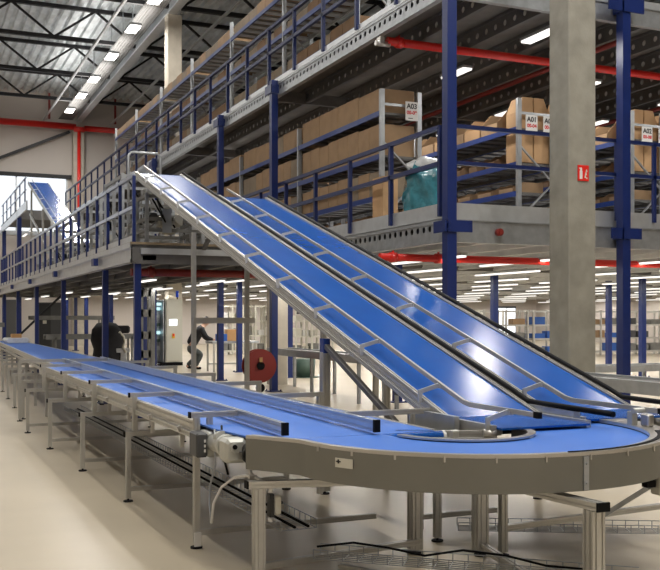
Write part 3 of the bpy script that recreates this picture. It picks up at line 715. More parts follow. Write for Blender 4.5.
# guide rails over the belt
for (xa, ya, xb, yb_, lb) in ((2.25, 5.86, 2.38, 16.6, 'outer'), (2.88, 5.78, 3.08, 17.0, 'inner')):
    gr = part('guide_rail', MB().prof((xa, ya, .965), (xb, yb_, .965), .04, .08), 'alu_blue', bc)
    part('end_cap', MB().cbox((xa, ya-.012, .965), (.046, .024, .084)), 'rubber', gr)
SY = [6.83, 8.80, 10.75, 12.7, 14.6]; XO = [1.93, 1.84, 1.745, 1.65, 1.58]
for k, (y, xo) in enumerate(zip(SY, XO)):
    xp = 1.93 - .03*k + (.0 if k else 0); xr1 = 2.25+(y-5.86)*.0121-.02
    # overhead bracket
    br = part('overhead_bar', MB().prof((xp-.045, y, .98), (xr1, y, .98), .04, .04), 'alu', bc)
    part('end_cap', MB().cbox((xp-.052, y, .98), (.014, .044, .044)), 'rubber', br)
    if k == 0:
        leg(bc, xp-.0, y, 0, .96, .045); part('post', MB().prof((xp+.10, y, .80), (xp+.10, y, .96), .04, .04, (0,1,0)), 'alu', bc)
        part('bottom_bar', MB().prof((xp, y, .115), (3.4, y, .115), .04, .04), 'alu', bc)
        part('foot_clip', MB().cbox((xp-.0, y-.035, .07), (.05, .02, .10)), 'white', bc, 'white metal foot clip')
    else:
        part('post', MB().prof((xp, y, .64), (xp, y, .96), .045, .045, (0,1,0)), 'alu', bc)
        lb = part('low_bar', MB().prof((xo-.03, y, .625), (3.42, y, .625), .045, .045), 'alu', bc)
        part('end_cap', MB().cbox((xo-.037, y, .625), (.014, .048, .048)), 'rubber', lb)
        leg(bc, xo, y, 0, .602, .045)
        leg(bc, 3.40, y, 0, .602, .045)
        part('post', MB().prof((3.40, y, .65), (3.40, y, .83), .045, .045, (0,1,0)), 'alu', bc)
        part('bottom_bar', MB().prof((xo, y, .115), (3.4, y, .115), .04, .04), 'alu', bc)
for k, y in enumerate((6.42, 8.2, 9.9, 11.6, 13.5, 15.3)):
    xa = 2.88+(y-5.78)*.0178+.02; xb = 3.50 if k else 3.80
    br = part('overhead_bar', MB().prof((xa, y, .98), (xb+.03, y, .98), .04, .04), 'alu', bc)
    part('post', MB().prof((xb-.0, y, .60 if k == 0 else 0.05), (xb-.0, y, .96), .045, .045, (0,1,0)), 'alu', bc)
    if k == 0: part('post', MB().prof((3.50, y, .05), (3.50, y, .96), .045, .045, (0,1,0)), 'alu', bc)

# second straight conveyor beyond
b2 = thing('belt_conveyor', 'distant stretch of blue belt conveyor running on towards the end wall', 'conveyor', (2.8, 24, 0))
part('belt', MB().strip([(2.16, 15.7, .90), (2.62, 33.5, .90)], [(3.36, 15.7, .90), (3.36, 33.5, .90)], .012), 'belt_soft', b2)
part('side_frame', MB().prof((2.10, 15.7, .885), (2.58, 33.5, .885), .05, .10), 'alu', b2)
part('side_frame', MB().prof((3.39, 15.7, .865), (3.39, 33.5, .865), .04, .08), 'alu', b2)
part('lower_profile', MB().prof((2.07, 15.7, .79), (2.55, 33.5, .79), .04, .04), 'alu', b2)
for k in range(8):
    y = 16.6+2.1*k; xo = 1.72+.07*k
    leg(b2, xo, y, 0, .62, .05); part('low_bar', MB().prof((xo-.03, y, .625), (3.4, y, .625), .045, .045), 'alu', b2); leg(b2, 3.40, y, 0, .83, .05)
    xi = 2.08+.027*(y-15.7); leg(b2, xi, y, 0, .80, .05, foot=False)
    if k == 0: part('overhead_bar', MB().prof((1.62, y-.3, .98), (3.1, y-.3, .98), .05, .05), 'alu', b2); leg(b2, 1.64, y-.3, 0, .96, .05)
solo('plastic_sack', MB().cbox((3.0, 31, .98), (.75, .9, .16), .06), 'plasticwhite', 'white crumpled sack lying on the far belt', 'sack', (3.0, 31, .9))
place(carton_mesh(.3,.3,.12,'orangewood'), 3.0, 30.9, 1.06, 'small brown carton on the white sack on the far belt', 'cartons on belts')

# ------------------------------------------------------------------ curved conveyor
CX, CY = 3.45, 5.65
cv = thing('curved_conveyor', 'curved blue belt conveyor with a grey outer skirt turning into the inclined belts', 'conveyor', (CX, CY, 0))
def ang(n, a0, a1): return [R(a0+(a1-a0)*i/n) for i in range(n+1)]
def Ro(a):   # outer belt radius by angle (180..360)
    f = (math.degrees(a)-180)/180; return 1.19+.08*f
A_ = [(CX+.50*math.cos(a), CY+.53*math.sin(a), .905) for a in ang(40, 172, 372)]
B_ = [(CX+Ro(a)*math.cos(a), CY+(Ro(a)+.0)*math.sin(a), .905) for a in ang(40, 172, 372)]
A_ = [(2.93, 5.79, .905)] + A_[1:]; B_ = [(2.12, 5.79, .905)] + B_[1:]
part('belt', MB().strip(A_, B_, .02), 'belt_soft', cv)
aa = ang(44, 186, 366)
def wid(a):
    f = (math.degrees(a)-186)/180; return .045 + .20*max(0, f-.45)**1.3*1.9
P_in = [(2.05, 5.90)] + [(CX+(Ro(a)-.005)*math.cos(a), CY+(Ro(a)-.005)*math.sin(a)) for a in aa]
P_out = [(1.99, 5.88)] + [(CX+(Ro(a)+wid(a))*math.cos(a), CY+(Ro(a)+wid(a))*math.sin(a)) for a in aa]
part('rim', MB().strip([(x, y, .935) for x, y in P_in], [(x, y, .935) for x, y in P_out], .022), 'stainless', cv, 'bright metal rim')
P_sk = [(x, y) for x, y in P_out]
sk = MB(); n = len(P_sk)
sk.add([(x, y, .915) for x, y in P_sk] + [(x, y, .715) for x, y in P_sk], [(i, i+1, i+1+n, i+n) for i in range(n-1)], True)
inn = [((x-CX)*.985+CX, (y-CY)*.985+CY) for x, y in P_sk]
sk.add([(x, y, .915) for x, y in inn] + [(x, y, .715) for x, y in inn], [(i+1, i, i+n, i+1+n) for i in range(n-1)], True)
sk.strip([(x, y, .715) for x, y in P_sk], [(x, y, .715) for x, y in inn])
sk.strip([(x, y, .72) for x, y in inn], [((x-CX)*.93+CX, (y-CY)*.93+CY, .72) for x, y in inn])
sk.add([(P_sk[0][0],P_sk[0][1],.915),(inn[0][0],inn[0][1],.915),(inn[0][0],inn[0][1],.715),(P_sk[0][0],P_sk[0][1],.715)], [(0,1,2,3)])
part('skirt', sk, 'skirt', cv, 'grey-brown metal skirt')
part('under_plate', MB().strip([(x, y, .80) for x, y, z in A_], [(x, y, .80) for x, y, z in B_], .005), 'galv_dark', cv)
ii = ang(30, 186, 366)
part('inner_rim', MB().strip([(CX+.455*math.cos(a), CY+.485*math.sin(a), .925) for a in ii], [(CX+.51*math.cos(a), CY+.54*math.sin(a), .925) for a in ii], .012), 'stainless', cv)
sk = MB(); q = [(CX+.47*math.cos(a), CY+.50*math.sin(a)) for a in ii]; n = len(q)
sk.add([(x, y, .915) for x, y in q] + [(x, y, .74) for x, y in q], [(i+1, i, i+n, i+n+1) for i in range(n-1)], True); part('inner_wall', sk, 'galv_dark', cv)
# joint strip, nameplate, bolts
a = R(272.5); jx, jy = CX+(Ro(a)+wid(a)+.004)*math.cos(a), CY+(Ro(a)+wid(a)+.004)*math.sin(a)
part('joint_strip', MB().cbox((jx, jy, .815), (.035, .008, .19)).cyl((jx, jy-.015, .87), (jx, jy, .87), .008, 8).cyl((jx, jy-.015, .76), (jx, jy, .76), .008, 8), 'galv', cv)
a = R(206.5); nx, ny = CX+(Ro(a)+wid(a)+.003)*math.cos(a), CY+(Ro(a)+wid(a)+.003)*math.sin(a)
npm = MB(); tx, ty_ = -math.sin(a), math.cos(a)
def plate(mb, s0, s1, z0, z1, off):
    ox, oy = math.cos(a)*off, math.sin(a)*off
    c = [(nx+tx*s+ox, ny+ty_*s+oy, z) for s, z in ((s0,z0),(s1,z0),(s1,z1),(s0,z1))]; d = [(x-math.cos(a)*.004, y-math.sin(a)*.004, z) for x, y, z in c]
    mb.add(c+d, [(0,1,2,3),(7,6,5,4),(0,4,5,1),(1,5,6,2),(2,6,7,3),(3,7,4,0)])
plate(npm, -.065, .065, .815, .87, .006); np_ = part('nameplate', npm, 'offwhite', cv)
mk = MB(); plate(mk, -.058, -.022, .846, .853, .008); plate(mk, -.046, -.034, .838, .862, .008); part('emblem', mk, 'txt_black', np_)
cb = MB()
for d in range(196, 350, 13):
    a2 = R(d); x, y = CX+(Ro(a2)+wid(a2)+.002)*math.cos(a2), CY+(Ro(a2)+wid(a2)+.002)*math.sin(a2); cb.cbox((x, y, .905), (.010, .010, .03))
part('rim_clips', cb, 'stainless', cv)['kind'] = 'stuff'
# black brush strip along rim
bs = ang(12, 268, 330)
part('edge_strip', MB().strip([(CX+(Ro(a)+wid(a)*.35)*math.cos(a), CY+(Ro(a)+wid(a)*.35)*math.sin(a), .941) for a in bs], [(CX+(Ro(a)+wid(a)*.6)*math.cos(a), CY+(Ro(a)+wid(a)*.6)*math.sin(a), .941) for a in bs], .006), 'rubber', cv, 'thin black edge strip')
# supports
def dleg(x, y, z1, w=.08, foot=True): return leg(cv, x, y, 0, z1, w, foot=foot)
dleg(2.05, 5.80, .60, .07)
hb = part('support_bar', MB().prof((1.98, 5.82, .625), (2.75, 5.62, .625), .06, .045), 'alu', cv); part('end_cap', MB().cbox((1.975, 5.82, .625), (.012, .062, .048)), 'rubber', hb)
dleg(3.33, 6.05, .72, .085); dleg(3.72, 5.80, .72, .09); dleg(3.86, 5.72, .72, .05)
sb = part('support_bar', MB().prof((3.45, 4.16, .665), (3.30, 5.7, .665), .08, .045), 'alu', cv); part('end_cap', MB().cbox((3.45, 4.155, .665), (.085, .014, .05)), 'rubber', sb)
dleg(3.44, 4.22, .64, .085)
part('foot_bar', MB().prof((2.06, 5.82, .09), (3.35, 6.02, .09), .05, .04), 'alu', cv)
part('foot_bar', MB().prof((2.60, 5.75, .05), (3.4, 4.4, .05), .05, .04), 'alu', cv)
part('foot_bar', MB().prof((3.72, 5.75, .07), (3.45, 4.5, .07), .05, .05), 'alu', cv)
part('foot_bar', MB().prof((3.86, 5.72, .2), (5.6, 5.9, .2), .05, .04), 'alu', cv)
# inner hub machinery
hb = thing('hub_drive', 'small metal bearing assembly inside the curve of the belt', 'drive', (3.6, 5.75, .8))
part('bracket', MB().prof((3.12, 5.95, .88), (3.72, 5.66, .88), .05, .05).prof((3.16, 5.80, .85), (3.70, 5.56, .85), .03, .04), 'alu', hb)
part('bearing', MB().cyl((3.62, 5.60, .895), (3.70, 5.56, .895), .032, 18).cbox((3.74, 5.64, .90), (.09, .06, .05), .008), 'stainless', hb)
part('clamp', MB().cbox((3.40, 5.62, .90), (.05, .04, .06), .006), 'motor', hb)

# drive motor at the near end
gm = thing('gear_motor', 'grey geared motor with a dark fan cover under the near belt edge', 'motor', (2.05, 6.5, .7))
part('terminal_box', MB().cbox((2.01, 6.70, .785), (.13, .20, .18), .012), 'motor', gm)
part('fan_cover', MB().cbox((1.905, 6.69, .785), (.085, .19, .175), .012), 'darkgrey', gm)
vm = MB()
for k in range(3): vm.cbox((1.925, 6.593, .745+.035*k), (.012, .006, .02))
part('status_marks', vm, 'white', gm)['kind'] = 'stuff'
part('motor_barrel', MB().cyl((2.0, 6.62, .80), (1.98, 6.22, .82), .062, 20).cyl((1.98, 6.28, .82), (1.98, 6.22, .82), .078, 20).cyl((1.99,6.45,.85),(1.99,6.38,.86),.05,14), 'motor', gm)
part('gearbox', MB().cbox((1.98, 6.12, .81), (.15, .16, .16), .02).cyl((1.97, 6.03, .83), (1.97, 6.045, .83), .035, 14), 'motor', gm)
part('plug', MB().cyl((1.965, 6.02, .84), (1.965, 6.032, .84), .016, 12), 'rubber', gm)
part('shaft_coupling', MB().cyl((2.06, 6.02, .82), (2.06, 5.90, .82), .05, 16).cyl((2.06, 5.98, .79), (2.06, 5.95, .79), .065, 12), 'blackplastic', gm)
part('torque_rod', MB().cyl((2.04, 6.02, .74), (2.05, 5.92, .66), .010, 8).cbox((2.05, 5.92, .655), (.05, .03, .02)), 'stainless', gm)
solo('white_hose', MB().tube([(1.90,6.35,.28),(1.91,6.33,.42),(1.94,6.25,.54),(1.99,6.12,.625),(2.03,6.0,.655),(2.07,5.9,.65),(2.12,5.83,.62)], .009, 8), 'white', 'thin white hose looping beside the geared motor', 'hose', (1.9,6.3,.3))
solo('grey_cable', MB().tube([(1.985,6.55,.90),(1.97,6.5,.8),(1.98,6.52,.65),(1.95,6.55,.5),(1.93,6.5,.38),(1.91,6.38,.27)], .007, 8), 'galv', 'grey cable hanging down from the terminal box of the motor', 'cable', (1.97,6.5,.3))
solo('black_cable', MB().tube([(2.02,6.5,.93),(2.0,6.42,.86),(2.01,6.4,.7),(2.03,6.38,.6)], .008, 8), 'rubber', 'short black cable beside the geared motor', 'cable', (2.0,6.4,.6))
sw = thing('switch_box', 'white and black switch box on the front leg of the curve', 'switch', (2.16, 5.8, .5))
part('back_plate', MB().cbox((2.125, 5.78, .49), (.03, .06, .15), .004), 'blackplastic', sw)
part('cover', MB().cbox((2.165, 5.78, .49), (.045, .07, .13), .012), 'offwhite', sw)
part('key_knob', MB().cyl((2.19, 5.78, .50), (2.205, 5.78, .50), .010, 10), 'blackplastic', sw)
part('gland', MB().cyl((2.12, 5.775, .57), (2.12, 5.775, .60), .016, 10).cyl((2.12, 5.775, .385), (2.12, 5.775, .41), .016, 10), 'white', sw)
mt = thing('side_motor', 'white motor box with a dark bracket at the outer edge of the curve', 'motor', (4.85, 4.9, .4))
part('box', MB().cbox((4.42, 4.72, .65), (.18, .10, .16), .012), 'offwhite', mt)
part('bracket', MB().cbox((4.28, 4.72, .66), (.07, .05, .07)), 'rubber', mt)
part('arm', MB().bar((4.30, 4.74, .62), (4.15, 5.0, .40), .05, .03), 'galv', mt)
solo('floor_puck', MB().cyl((4.3, 4.85, 0), (4.3, 4.85, .035), .045, 16), 'rubber', 'small round black foot pad lying on the floor under the curve', 'pad', (4.3, 4.85, 0))
# wire cable trays on the floor
def wire_tray(lb, p0, p1, w, h=.06, n=None):
    p0, p1 = Vector(p0), Vector(p1); d = (p1-p0); L = d.length; d.normalize(); s = Vector((-d.y, d.x, 0)).normalized()
    mb = MB()
    for a, z in ((-w/2, h), (-w/2, 0), (-w/4, 0), (0, 0), (w/4, 0), (w/2, 0), (w/2, h)):
        mb.bar(p0+s*a+Vector((0,0,z)), p1+s*a+Vector((0,0,z)), .006, .006)
    for k in range(int(L/.1)):
        q = p0 + d*(.1*k)
        mb.bar(q-s*w/2, q+s*w/2, .005, .005); mb.bar(q-s*w/2, q-s*w/2+Vector((0,0,h)), .005, .005); mb.bar(q+s*w/2, q+s*w/2+Vector((0,0,h)), .005, .005)
    solo('wire_cable_tray', mb, 'galv', lb, 'cable tray', tuple(p0), 'wire cable trays under the conveyors')
wire_tray('wire cable tray running lengthwise under the long straight conveyor', (2.45, 6.1, .24), (2.35, 15.5, .24), .26)
wire_tray('wire cable tray crossing below the curved conveyor', (2.5, 5.9, .10), (4.1, 4.6, .08), .18)
wire_tray('short wire cable tray on the floor behind the curve supports', (3.9, 6.4, .06), (5.4, 5.6, .06), .18)
solo('floor_cable', MB().tube([(2.5,5.9,.16),(2.7,5.75,.20),(2.9,5.65,.17),(3.1,5.5,.13),(3.3,5.35,.18),(3.5,5.15,.17),(3.7,5.0,.12),(4.0,4.7,.12)], .008, 6), 'rubber', 'black cable lying along the wire tray below the curve', 'cable', (2.5,5.9,.1))
for k, (x0, y0, x1, y1) in enumerate(((2.42,6.1,2.30,15.4),(2.52,6.1,2.42,15.4))):
    solo('floor_cable', MB().tube([(x0,y0,.255),((x0+x1)/2+.03,(y0+y1)/2,.255),(x1,y1,.255)], .010, 6), 'rubber', ['black cable in the long wire tray, outer of the pair', 'black cable in the long wire tray, inner of the pair'][k], 'cable', (x0,y0,.25))

# ------------------------------------------------------------------ background under the decks
def flat_conveyor(lb, x0, x1, y0, y1, z, axis, m='galv', grp='grey roller conveyors under the decks'):
    t = thing('roller_conveyor', lb, 'conveyor', ((x0+x1)/2, (y0+y1)/2, 0), grp)
    if axis == 1:
        for x in (x0, x1): part('side_frame', MB().box(x-.03, x+.03, y0, y1, z-.16, z), m, t)
        part('bed', MB().box(x0, x1, y0, y1, z-.06, z-.03), 'galv_dark', t)
        for k in range(int((y1-y0)/2.4)+1):
            for x in (x0, x1): part('leg', MB().bar((x, y0+.3+k*2.4, 0), (x, y0+.3+k*2.4, z-.1), .06, .06), m, t)
    else:
        for y in (y0, y1): part('side_frame', MB().box(x0, x1, y-.03, y+.03, z-.16, z), m, t)
        part('bed', MB().box(x0, x1, y0, y1, z-.06, z-.03), 'galv_dark', t)
        for k in range(int((x1-x0)/2.4)+1):
            for y in (y0, y1): part('leg', MB().bar((x0+.3+k*2.4, y, 0), (x0+.3+k*2.4, y, z-.1), .06, .06), m, t)
    return t
flat_conveyor('grey conveyor passing beside the big concrete column', 8.15, 8.75, 5.6, 16.0, .92, 1)
flat_conveyor('grey conveyor seen below the inclined belts, running past the blue base-plated post', 8.05, 8.6, 16.6, 22.1, .95, 1)
flat_conveyor('grey conveyor crossing under the sorting platform at waist height', 3.9, 7.3, 31.0, 31.6, 1.15, 0, 'greymachine')
flat_conveyor('grey conveyor crossing under the sorting platform, higher one', 4.2, 7.4, 38.0, 38.6, 1.75, 0, 'greymachine')
flat_conveyor('grey conveyor near the far end of the long belt', 1.6, 3.1, 36, 36.6, 1.5, 0, 'greymachine')
flat_conveyor('low grey conveyor on the open floor behind the second tall post', 14, 30, 18.0, 18.6, .55, 0)
for k, x in enumerate((4.3, 5.0)):
    place(carton_mesh(.5, .5, .36, 'card_light'), x-.15*k, 26.3, .02, ['pale carton on the floor behind the third platform post, first of two', 'pale carton on the floor behind the third platform post, second of two'][k], 'cartons on the floor under the platform')
solo('platform_brace', MB().bar((3.7, 38, .9), (5.4, 38.2, 2.55), .08, .08, (0,1,0)), 'black_steel', 'black diagonal brace between the far platform posts', 'brace', (3.7, 38, .9))
cb_ = thing('control_cabinet', 'dark grey control cabinet beneath the far end of the sorting platform', 'cabinet', (5.6, 44, 0))
part('body', MB().box(5.2, 6.3, 44, 44.6, .2, 2.35), 'darkgrey', cb_); part('door', MB().box(5.24, 5.74, 43.97, 44, .3, 2.3), 'blackplastic', cb_)
part('screen', MB().box(5.40, 5.56, 43.95, 43.97, 1.4, 1.55), 'offwhite', cb_); part('base', MB().box(5.25, 6.25, 44.02, 44.58, 0, .2), 'rubber', cb_)

# electrical cabinet pair
def W(u, v_, d):   # helper: pixel column + distance -> plan point
    cx = (u-330)/955; return d*(.4026+.9154*cx), d*(.9154-.4026*cx)
ec = thing('electrical_cabinet', 'tall cream electrical cabinet with a lit screen and red-yellow switch', 'cabinet', (8.75, 32.8, 0))
part('body', MB().box(8.160, 8.760, 32.8, 33.3, .12, 2.32), 'cabinet', ec)
part('plinth', MB().box(7.980, 8.780, 32.82, 33.28, 0, .12), 'rubber', ec)
part('door', MB().box(8.190, 8.730, 32.77, 32.8, .16, 2.28), 'cabinet', ec)
part('screen', MB().box(8.280, 8.560, 32.75, 32.77, 1.40, 1.62), 'screen', ec)
part('switch_plate', MB().box(8.380, 8.480, 32.75, 32.77, .95, 1.12), 'yellow', ec); part('switch_knob', MB().box(8.405, 8.455, 32.72, 32.75, 1.02, 1.12), 'red', ec)
bk = thing('beacon', 'blue beacon lamp on top of the cream cabinet', 'beacon', (8.8, 33, 2.32))
part('stem', MB().cyl((8.63, 33, 2.32), (8.63, 33, 2.40), .02, 8), 'rubber', bk); part('dome', MB().cyl((8.63, 33, 2.40), (8.63, 33, 2.62), .05, 14), 'beacon', bk)
oc = thing('open_cabinet', 'open control cabinet beside the cream cabinet, interior light put into glowing rails', 'cabinet', (8.0, 32.9, 0))
part('body', MB().box(7.56, 7.59, 32.9, 33.4, .05, 2.3).box(8.10, 8.13, 32.9, 33.4, .05, 2.3).box(7.59, 8.10, 33.38, 33.4, .05, 2.3).box(7.59, 8.10, 32.9, 33.38, 2.27, 2.3).box(7.59, 8.10, 32.9, 33.38, .05, .08), 'galv', oc)
part('lamp_strip', MB().box(7.64, 8.06, 33.0, 33.04, 2.10, 2.2), 'cyanlight', oc)
for k in range(6): part('component_rail', MB().box(7.62, 8.08, 33.25, 33.34, 1.94-.28*k, 2.04-.28*k), ['cyanlight','galv','green','cyanlight','green','galv'][k], oc)  # some rails glow, carrying the cabinet's interior light
part('door', MB().box(7.46, 7.52, 32.35, 32.9, .1, 2.3), 'greymachine', oc)
# tall grey machine frame with square windows near corner post
t = thing('grey_machine_frame', 'tall grey slotted machine frame behind the platform corner post', 'machine', (6.0, 27, 0))
x0, y0 = W(141, 0, 28)
mb = MB()
for xx in (0, .22): mb.box(x0+xx, x0+xx+.07, y0, y0+.1, 0, 2.5)
for zz in (.5, 1.05, 1.7, 2.3): mb.box(x0, x0+.29, y0, y0+.1, zz, zz+.22)
part('frame', mb, 'greymachine', t); part('panel', MB().box(x0+.30, x0+.42, y0, y0+.3, 0, 2.55), 'greymachine', t)

# hose reel
hx, hy, hz = 7.22, 20.4, .60
hr = thing('hose_reel', 'dark red fire hose reel standing by the tall blue post', 'hose reel', (hx, hy, 0))
part('disc', MB().cyl((hx, hy-.10, hz), (hx, hy-.07, hz), .38, 36).cyl((hx, hy+.07, hz), (hx, hy+.10, hz), .38, 36), 'red_dark', hr)
part('hub', MB().cyl((hx, hy-.14, hz), (hx, hy-.10, hz), .09, 20), 'rubber', hr)
part('hose', MB().cyl((hx, hy-.07, hz), (hx, hy+.07, hz), .30, 30), 'rubber', hr)
part('handle', MB().cbox((hx, hy-.13, hz+.12), (.07, .02, .14)), 'orangewood', hr)
part('stand', MB().box(hx-.25, hx-.02, hy-.05, hy+.05, .17, .30).box(hx-.05, hx+.05, hy-.04, hy+.04, .0, .3), 'red_dark', hr)
part('wheel', MB().cyl((hx+.02, hy-.06, .10), (hx+.02, hy+.0, .10), .10, 20), 'rubber', hr)
# drum
dx, dy = W(305, 0, 27)
solo('drum', MB().cyl((dx, dy, .02), (dx, dy, .52), .27, 24, .30).cyl((dx, dy, 0), (dx, dy, .02), .42, 24), 'green', 'dull green tub on the floor below the grey conveyor', 'tub', (dx, dy, 0))

# work table and boxes
def table(x, y, wdt, dpt, h, lb):
    t = thing('work_table', lb, 'table', (x, y, 0), 'grey work tables')
    part('table_top', MB().cbox((x, y, h-.03), (wdt, dpt, .06)), 'galv', t)
    for sx in (-1, 1):
        for sy in (-1, 1): part('leg', MB().bar((x+sx*(wdt/2-.06), y+sy*(dpt/2-.06), 0), (x+sx*(wdt/2-.06), y+sy*(dpt/2-.06), h-.06), .05, .05), 'alu', t)
    part('stretcher', MB().box(x-wdt/2+.06, x+wdt/2-.06, y+dpt/2-.08, y+dpt/2-.04, .2, .25), 'alu', t)
x, y = W(232, 0, 30); table(x, y, 1.5, .8, .95, 'grey work table beside the bending worker')
place(carton_mesh(.42, .3, .36, 'orangewood'), x+.0, y, .95, 'small orange-brown carton on the work table', 'cartons on the work table')
place(carton_mesh(.3, .3, .22, 'crate_blue'), x-.35, y, .95, 'dark blue bin on the work table beside the carton', 'bins on the work table', name='bin', cat='bin')

# steel shelving in the background
def shelving(x, y, wdt, h, lb, items, seed, m='alu', z0=.12):
    r = random.Random(seed); t = thing('steel_shelving', lb, 'shelving', (x, y, 0), 'grey shelving under the storage deck')
    for sx in (0, .5, 1):
        for sy in (0, .6): part('upright', MB().bar((x+wdt*sx, y+sy, 0), (x+wdt*sx, y+sy, h), .07, .07), m, t)
    n = 4
    for k in range(n): 
        z = z0 + (h-z0-.1)*k/(n-1); part('shelf', MB().box(x, x+wdt, y, y+.6, z, z+.07), m, t)
    if items:
        for k in range(n-1):
            z = z0 + (h-z0-.1)*k/(n-1) + .07
            for q in range(3):
                if r.random() < .7:
                    xx = x + wdt*(q+.5)/3; hh = r.uniform(.2, .42)
                    o = place(carton_mesh(wdt/3.6, .4, hh, r.choice(items)), xx, y+.3, z, f'storage bin, {ORD[k]} shelf up, {ORD[q]} along, {lb}', 'bins on the grey shelving', name='storage_bin', cat='bin')
i = 0
for x in [19.5, 22.0, 24.5, 27.0, 29.5, 32.0]:
    shelving(x, 34.0+.0*x, 2.2, 2.0, f'{ORD[i]} unit of the shelving row past the column', ['crate_blue','crate_blue','greymachine','card'] if i in (0,2,3) else ['greymachine','darkgrey','card'], 40+i); i += 1
for j, (u, d) in enumerate(((222, 43), (245, 44), (268, 44), (296, 42), (312, 42))):
    x, y = W(u, 0, d); shelving(x, y, 1.0, 2.25, ['pale shelving behind the work table, first unit','pale shelving behind the work table, second unit','pale shelving behind the work table, third unit','pale shelving glimpsed under the inclined belt, first unit','pale shelving glimpsed under the inclined belt, second unit'][j], ['white','greymachine','offwhite'], 60+j, 'offwhite')
for j, (u, d) in enumerate(((455, 38), (482, 42))):
    x, y = W(u, 0, d); shelving(x, y, 1.1, 2.0, ['pale shelving behind the black edge rail, first unit','pale shelving behind the black edge rail, second unit'][j], ['white','darkgrey'], 80+j, 'offwhite')
x, y = W(506, 0, 44)
t = thing('bright_door_panel', 'glowing white panel standing in for bright doors beyond the shelving row', 'panel', (x, y, .6)); part('frame', MB().box(x-.55, x+.55, y, y+.08, 0, 2.2), 'darkgrey', t)
part('face', MB().box(x-.48, x+.0, y-.02, y, .9, 2.1).box(x+.05, x+.5, y-.02, y, .9, 2.1), 'screen', t)  # emissive face stands in for the brightness of lit doors
# dark covered machine between the platform posts
x, y = W(110, 0, 27)
t = thing('covered_machine', 'dark covered machine with pale looped hoses behind the platform posts', 'machine', (x, y, 0))
mb = MB(); n = 14; vs = []; rings = [(.38,0),(.42,.4),(.40,.8),(.46,1.05),(.42,1.35),(.25,1.52),(.05,1.56)]
for j, (rr, z) in enumerate(rings):
    for i in range(n):
        a = 2*math.pi*i/n; q = rr*(1+.12*math.sin(3*a+j)+.08*math.sin(5*a+2*j)); vs.append((x-.08+q*math.cos(a), y+q*math.sin(a), z))
mb.add(vs, [(j*n+i, j*n+(i+1) % n, (j+1)*n+(i+1) % n, (j+1)*n+i) for j in range(len(rings)-1) for i in range(n)] + [tuple(reversed(range(n))), tuple((len(rings)-1)*n+i for i in range(n))], True)
part('cover', mb, 'jacket', t)
part('head', MB().cbox((x+.25, y-.1, 1.35), (.55, .3, .22), .05), 'jacket', t)
part('hose', MB().tube([(x+.1,y-.3,1.2),(x+.2,y-.35,1.28),(x+.32,y-.3,1.15),(x+.36,y-.3,1.0),(x+.3,y-.35,.85),(x+.38,y-.35,.7)], .035, 8), 'offwhite', t)
part('pedestal', MB().box(x+.25, x+.42, y-.25, y-.1, 0, .8).box(x+.12, x+.5, y-.3, y-.05, .70, .82), 'galv', t)

# ------------------------------------------------------------------ crouching worker
def skin_body(name, verts, edges, radii, root, m, parent, lv=2):
    me = bpy.data.meshes.new(name); me.from_pydata(verts, edges, []); me.update()
    o = bpy.data.objects.new(name, me); COL.objects.link(o)
    sk = o.modifiers.new('skin', 'SKIN'); sd = o.modifiers.new('sub', 'SUBSURF'); sd.levels = lv; sd.render_levels = lv
    for i, r in enumerate(radii): me.skin_vertices[0].data[i].radius = (r, r)
    me.skin_vertices[0].data[root].use_root = True
    me.materials.append(M[m]); o.parent = parent; return o
px, py = W(193, 0, 31)
pr = thing('person', 'bending worker in black hooded jacket and grey trousers beside the cream cabinet', 'person', (px, py, 0))
# local frame: x to the worker's facing direction (towards the table, +x), pelvis low, torso leaning forward
def skin_me(name, chain_sets, m, root=0):
    V, E, Rr = [], [], []
    for ch in chain_sets:
        prev = None
        for (p, r) in ch:
            if isinstance(p, int): prev = p; continue
            V.append(p); Rr.append(r)
            if prev is not None: E.append((prev, len(V)-1))
            prev = len(V)-1
    return skin_body(name, V, E, Rr, root, m, pr)
# body: one surface (pelvis root, spine, neck, head, arms, hands)
skin_me('body', [
    [((-.10,0,.72),.15), ((.0,0,.92),.155), ((.12,0,1.13),.165), ((.24,0,1.32),.15), ((.34,0,1.42),.07), ((.40,0,1.48),.085), ((.46,0,1.54),.105), ((.50,0,1.61),.08)],
    [(3,0), ((.27,-.21,1.28),.075), ((.42,-.25,1.03),.055), ((.66,-.17,.95),.042), ((.75,-.15,.93),.035)],
    [(3,0), ((.25,.21,1.28),.075), ((.40,.25,1.02),.055), ((.66,.17,.90),.042), ((.75,.15,.88),.035)],
    [(0,0), ((-.05,-.12,.66),.11), ((.24,-.18,.48),.085), ((.12,-.18,.26),.06), ((.06,-.18,.09),.045), ((.22,-.20,.04),.04)],
    [(0,0), ((-.05,.12,.66),.11), ((.16,.18,.42),.085), ((-.06,.18,.22),.06), ((-.2,.18,.10),.045), ((-.06,.20,.04),.04)],
], 'skin')
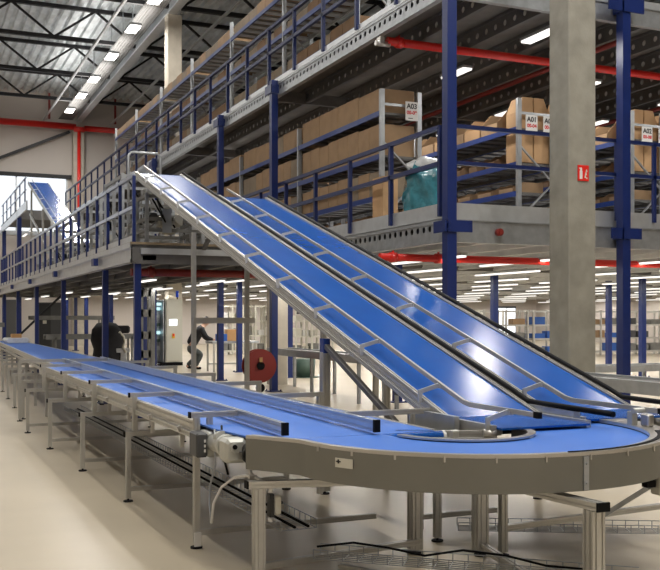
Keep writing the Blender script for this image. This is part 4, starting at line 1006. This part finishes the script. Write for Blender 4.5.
skin_me('jacket', [
    [((-.09,0,.76),.18), ((.0,0,.92),.195), ((.12,0,1.13),.205), ((.23,0,1.30),.18), ((.31,0,1.38),.10)],
    [(3,0), ((.27,-.22,1.28),.10), ((.42,-.26,1.03),.08), ((.64,-.18,.955),.06)],
    [(3,0), ((.25,.22,1.28),.10), ((.40,.26,1.02),.08), ((.64,.18,.905),.06)],
], 'jacket')
skin_me('trousers', [
    [((-.10,0,.71),.165), ((-.07,0,.77),.16)],
    [(0,0), ((-.05,-.12,.66),.14), ((.25,-.18,.49),.11), ((.13,-.18,.26),.085), ((.07,-.18,.11),.07)],
    [(0,0), ((-.05,.12,.66),.14), ((.17,.18,.43),.11), ((-.05,.18,.23),.085), ((-.18,.18,.12),.07)],
], 'trousers')
for (fx, fy, fz) in ((.14,-.19,.05), (-.10,.19,.06)):
    skin_me('shoe', [[((fx-.09,fy,fz+.01),.05), ((fx,fy,fz),.05), ((fx+.12,fy,fz-.005),.042)]], 'rubber')
skin_me('hair', [[((.36,0,1.50),.10), ((.41,0,1.58),.135), ((.47,0,1.64),.12), ((.52,0,1.66),.07)]], 'hair')
for s in (-1, 1):
    zz = .93 if s < 0 else .88
    for k in range(4):
        y0 = s*.155 + (k-1.5)*.018; skin_me('finger', [[((.76,y0,zz-.005),.011), ((.80,y0,zz-.02),.010), ((.82,y0,zz-.045),.009), ((.815,y0,zz-.07),.008)]], 'skin')
    skin_me('thumb', [[((.74,s*.115,zz),.012), ((.77,s*.09,zz-.02),.011), ((.795,s*.10,zz-.04),.009)]], 'skin')
o = link('nose', MB().cbox((.568,0,1.53),(.03,.022,.03),.004), 'skin'); o.parent = pr
for s in (-1, 1): o = link('eye', MB().cyl((.548, s*.035, 1.56), (.561, s*.035, 1.56), .010, 8), 'hair'); o.parent = pr
pr.rotation_euler = (0, 0, R(-12))

# ------------------------------------------------------------------ world and view
wd = bpy.data.worlds.new('world'); SC.world = wd; wd.use_nodes = True
bg = wd.node_tree.nodes['Background']; bg.inputs[0].default_value = (.90, .95, 1, 1); bg.inputs[1].default_value = 3.0
SC.view_settings.view_transform = 'Standard'; SC.view_settings.look = 'None'; SC.view_settings.gamma = 1
SC.view_settings.use_curve_mapping = False; SC.view_settings.exposure = -1.28
SC.cycles.max_bounces = 7; SC.cycles.use_denoising = True; SC.cycles.sample_clamp_indirect = 6
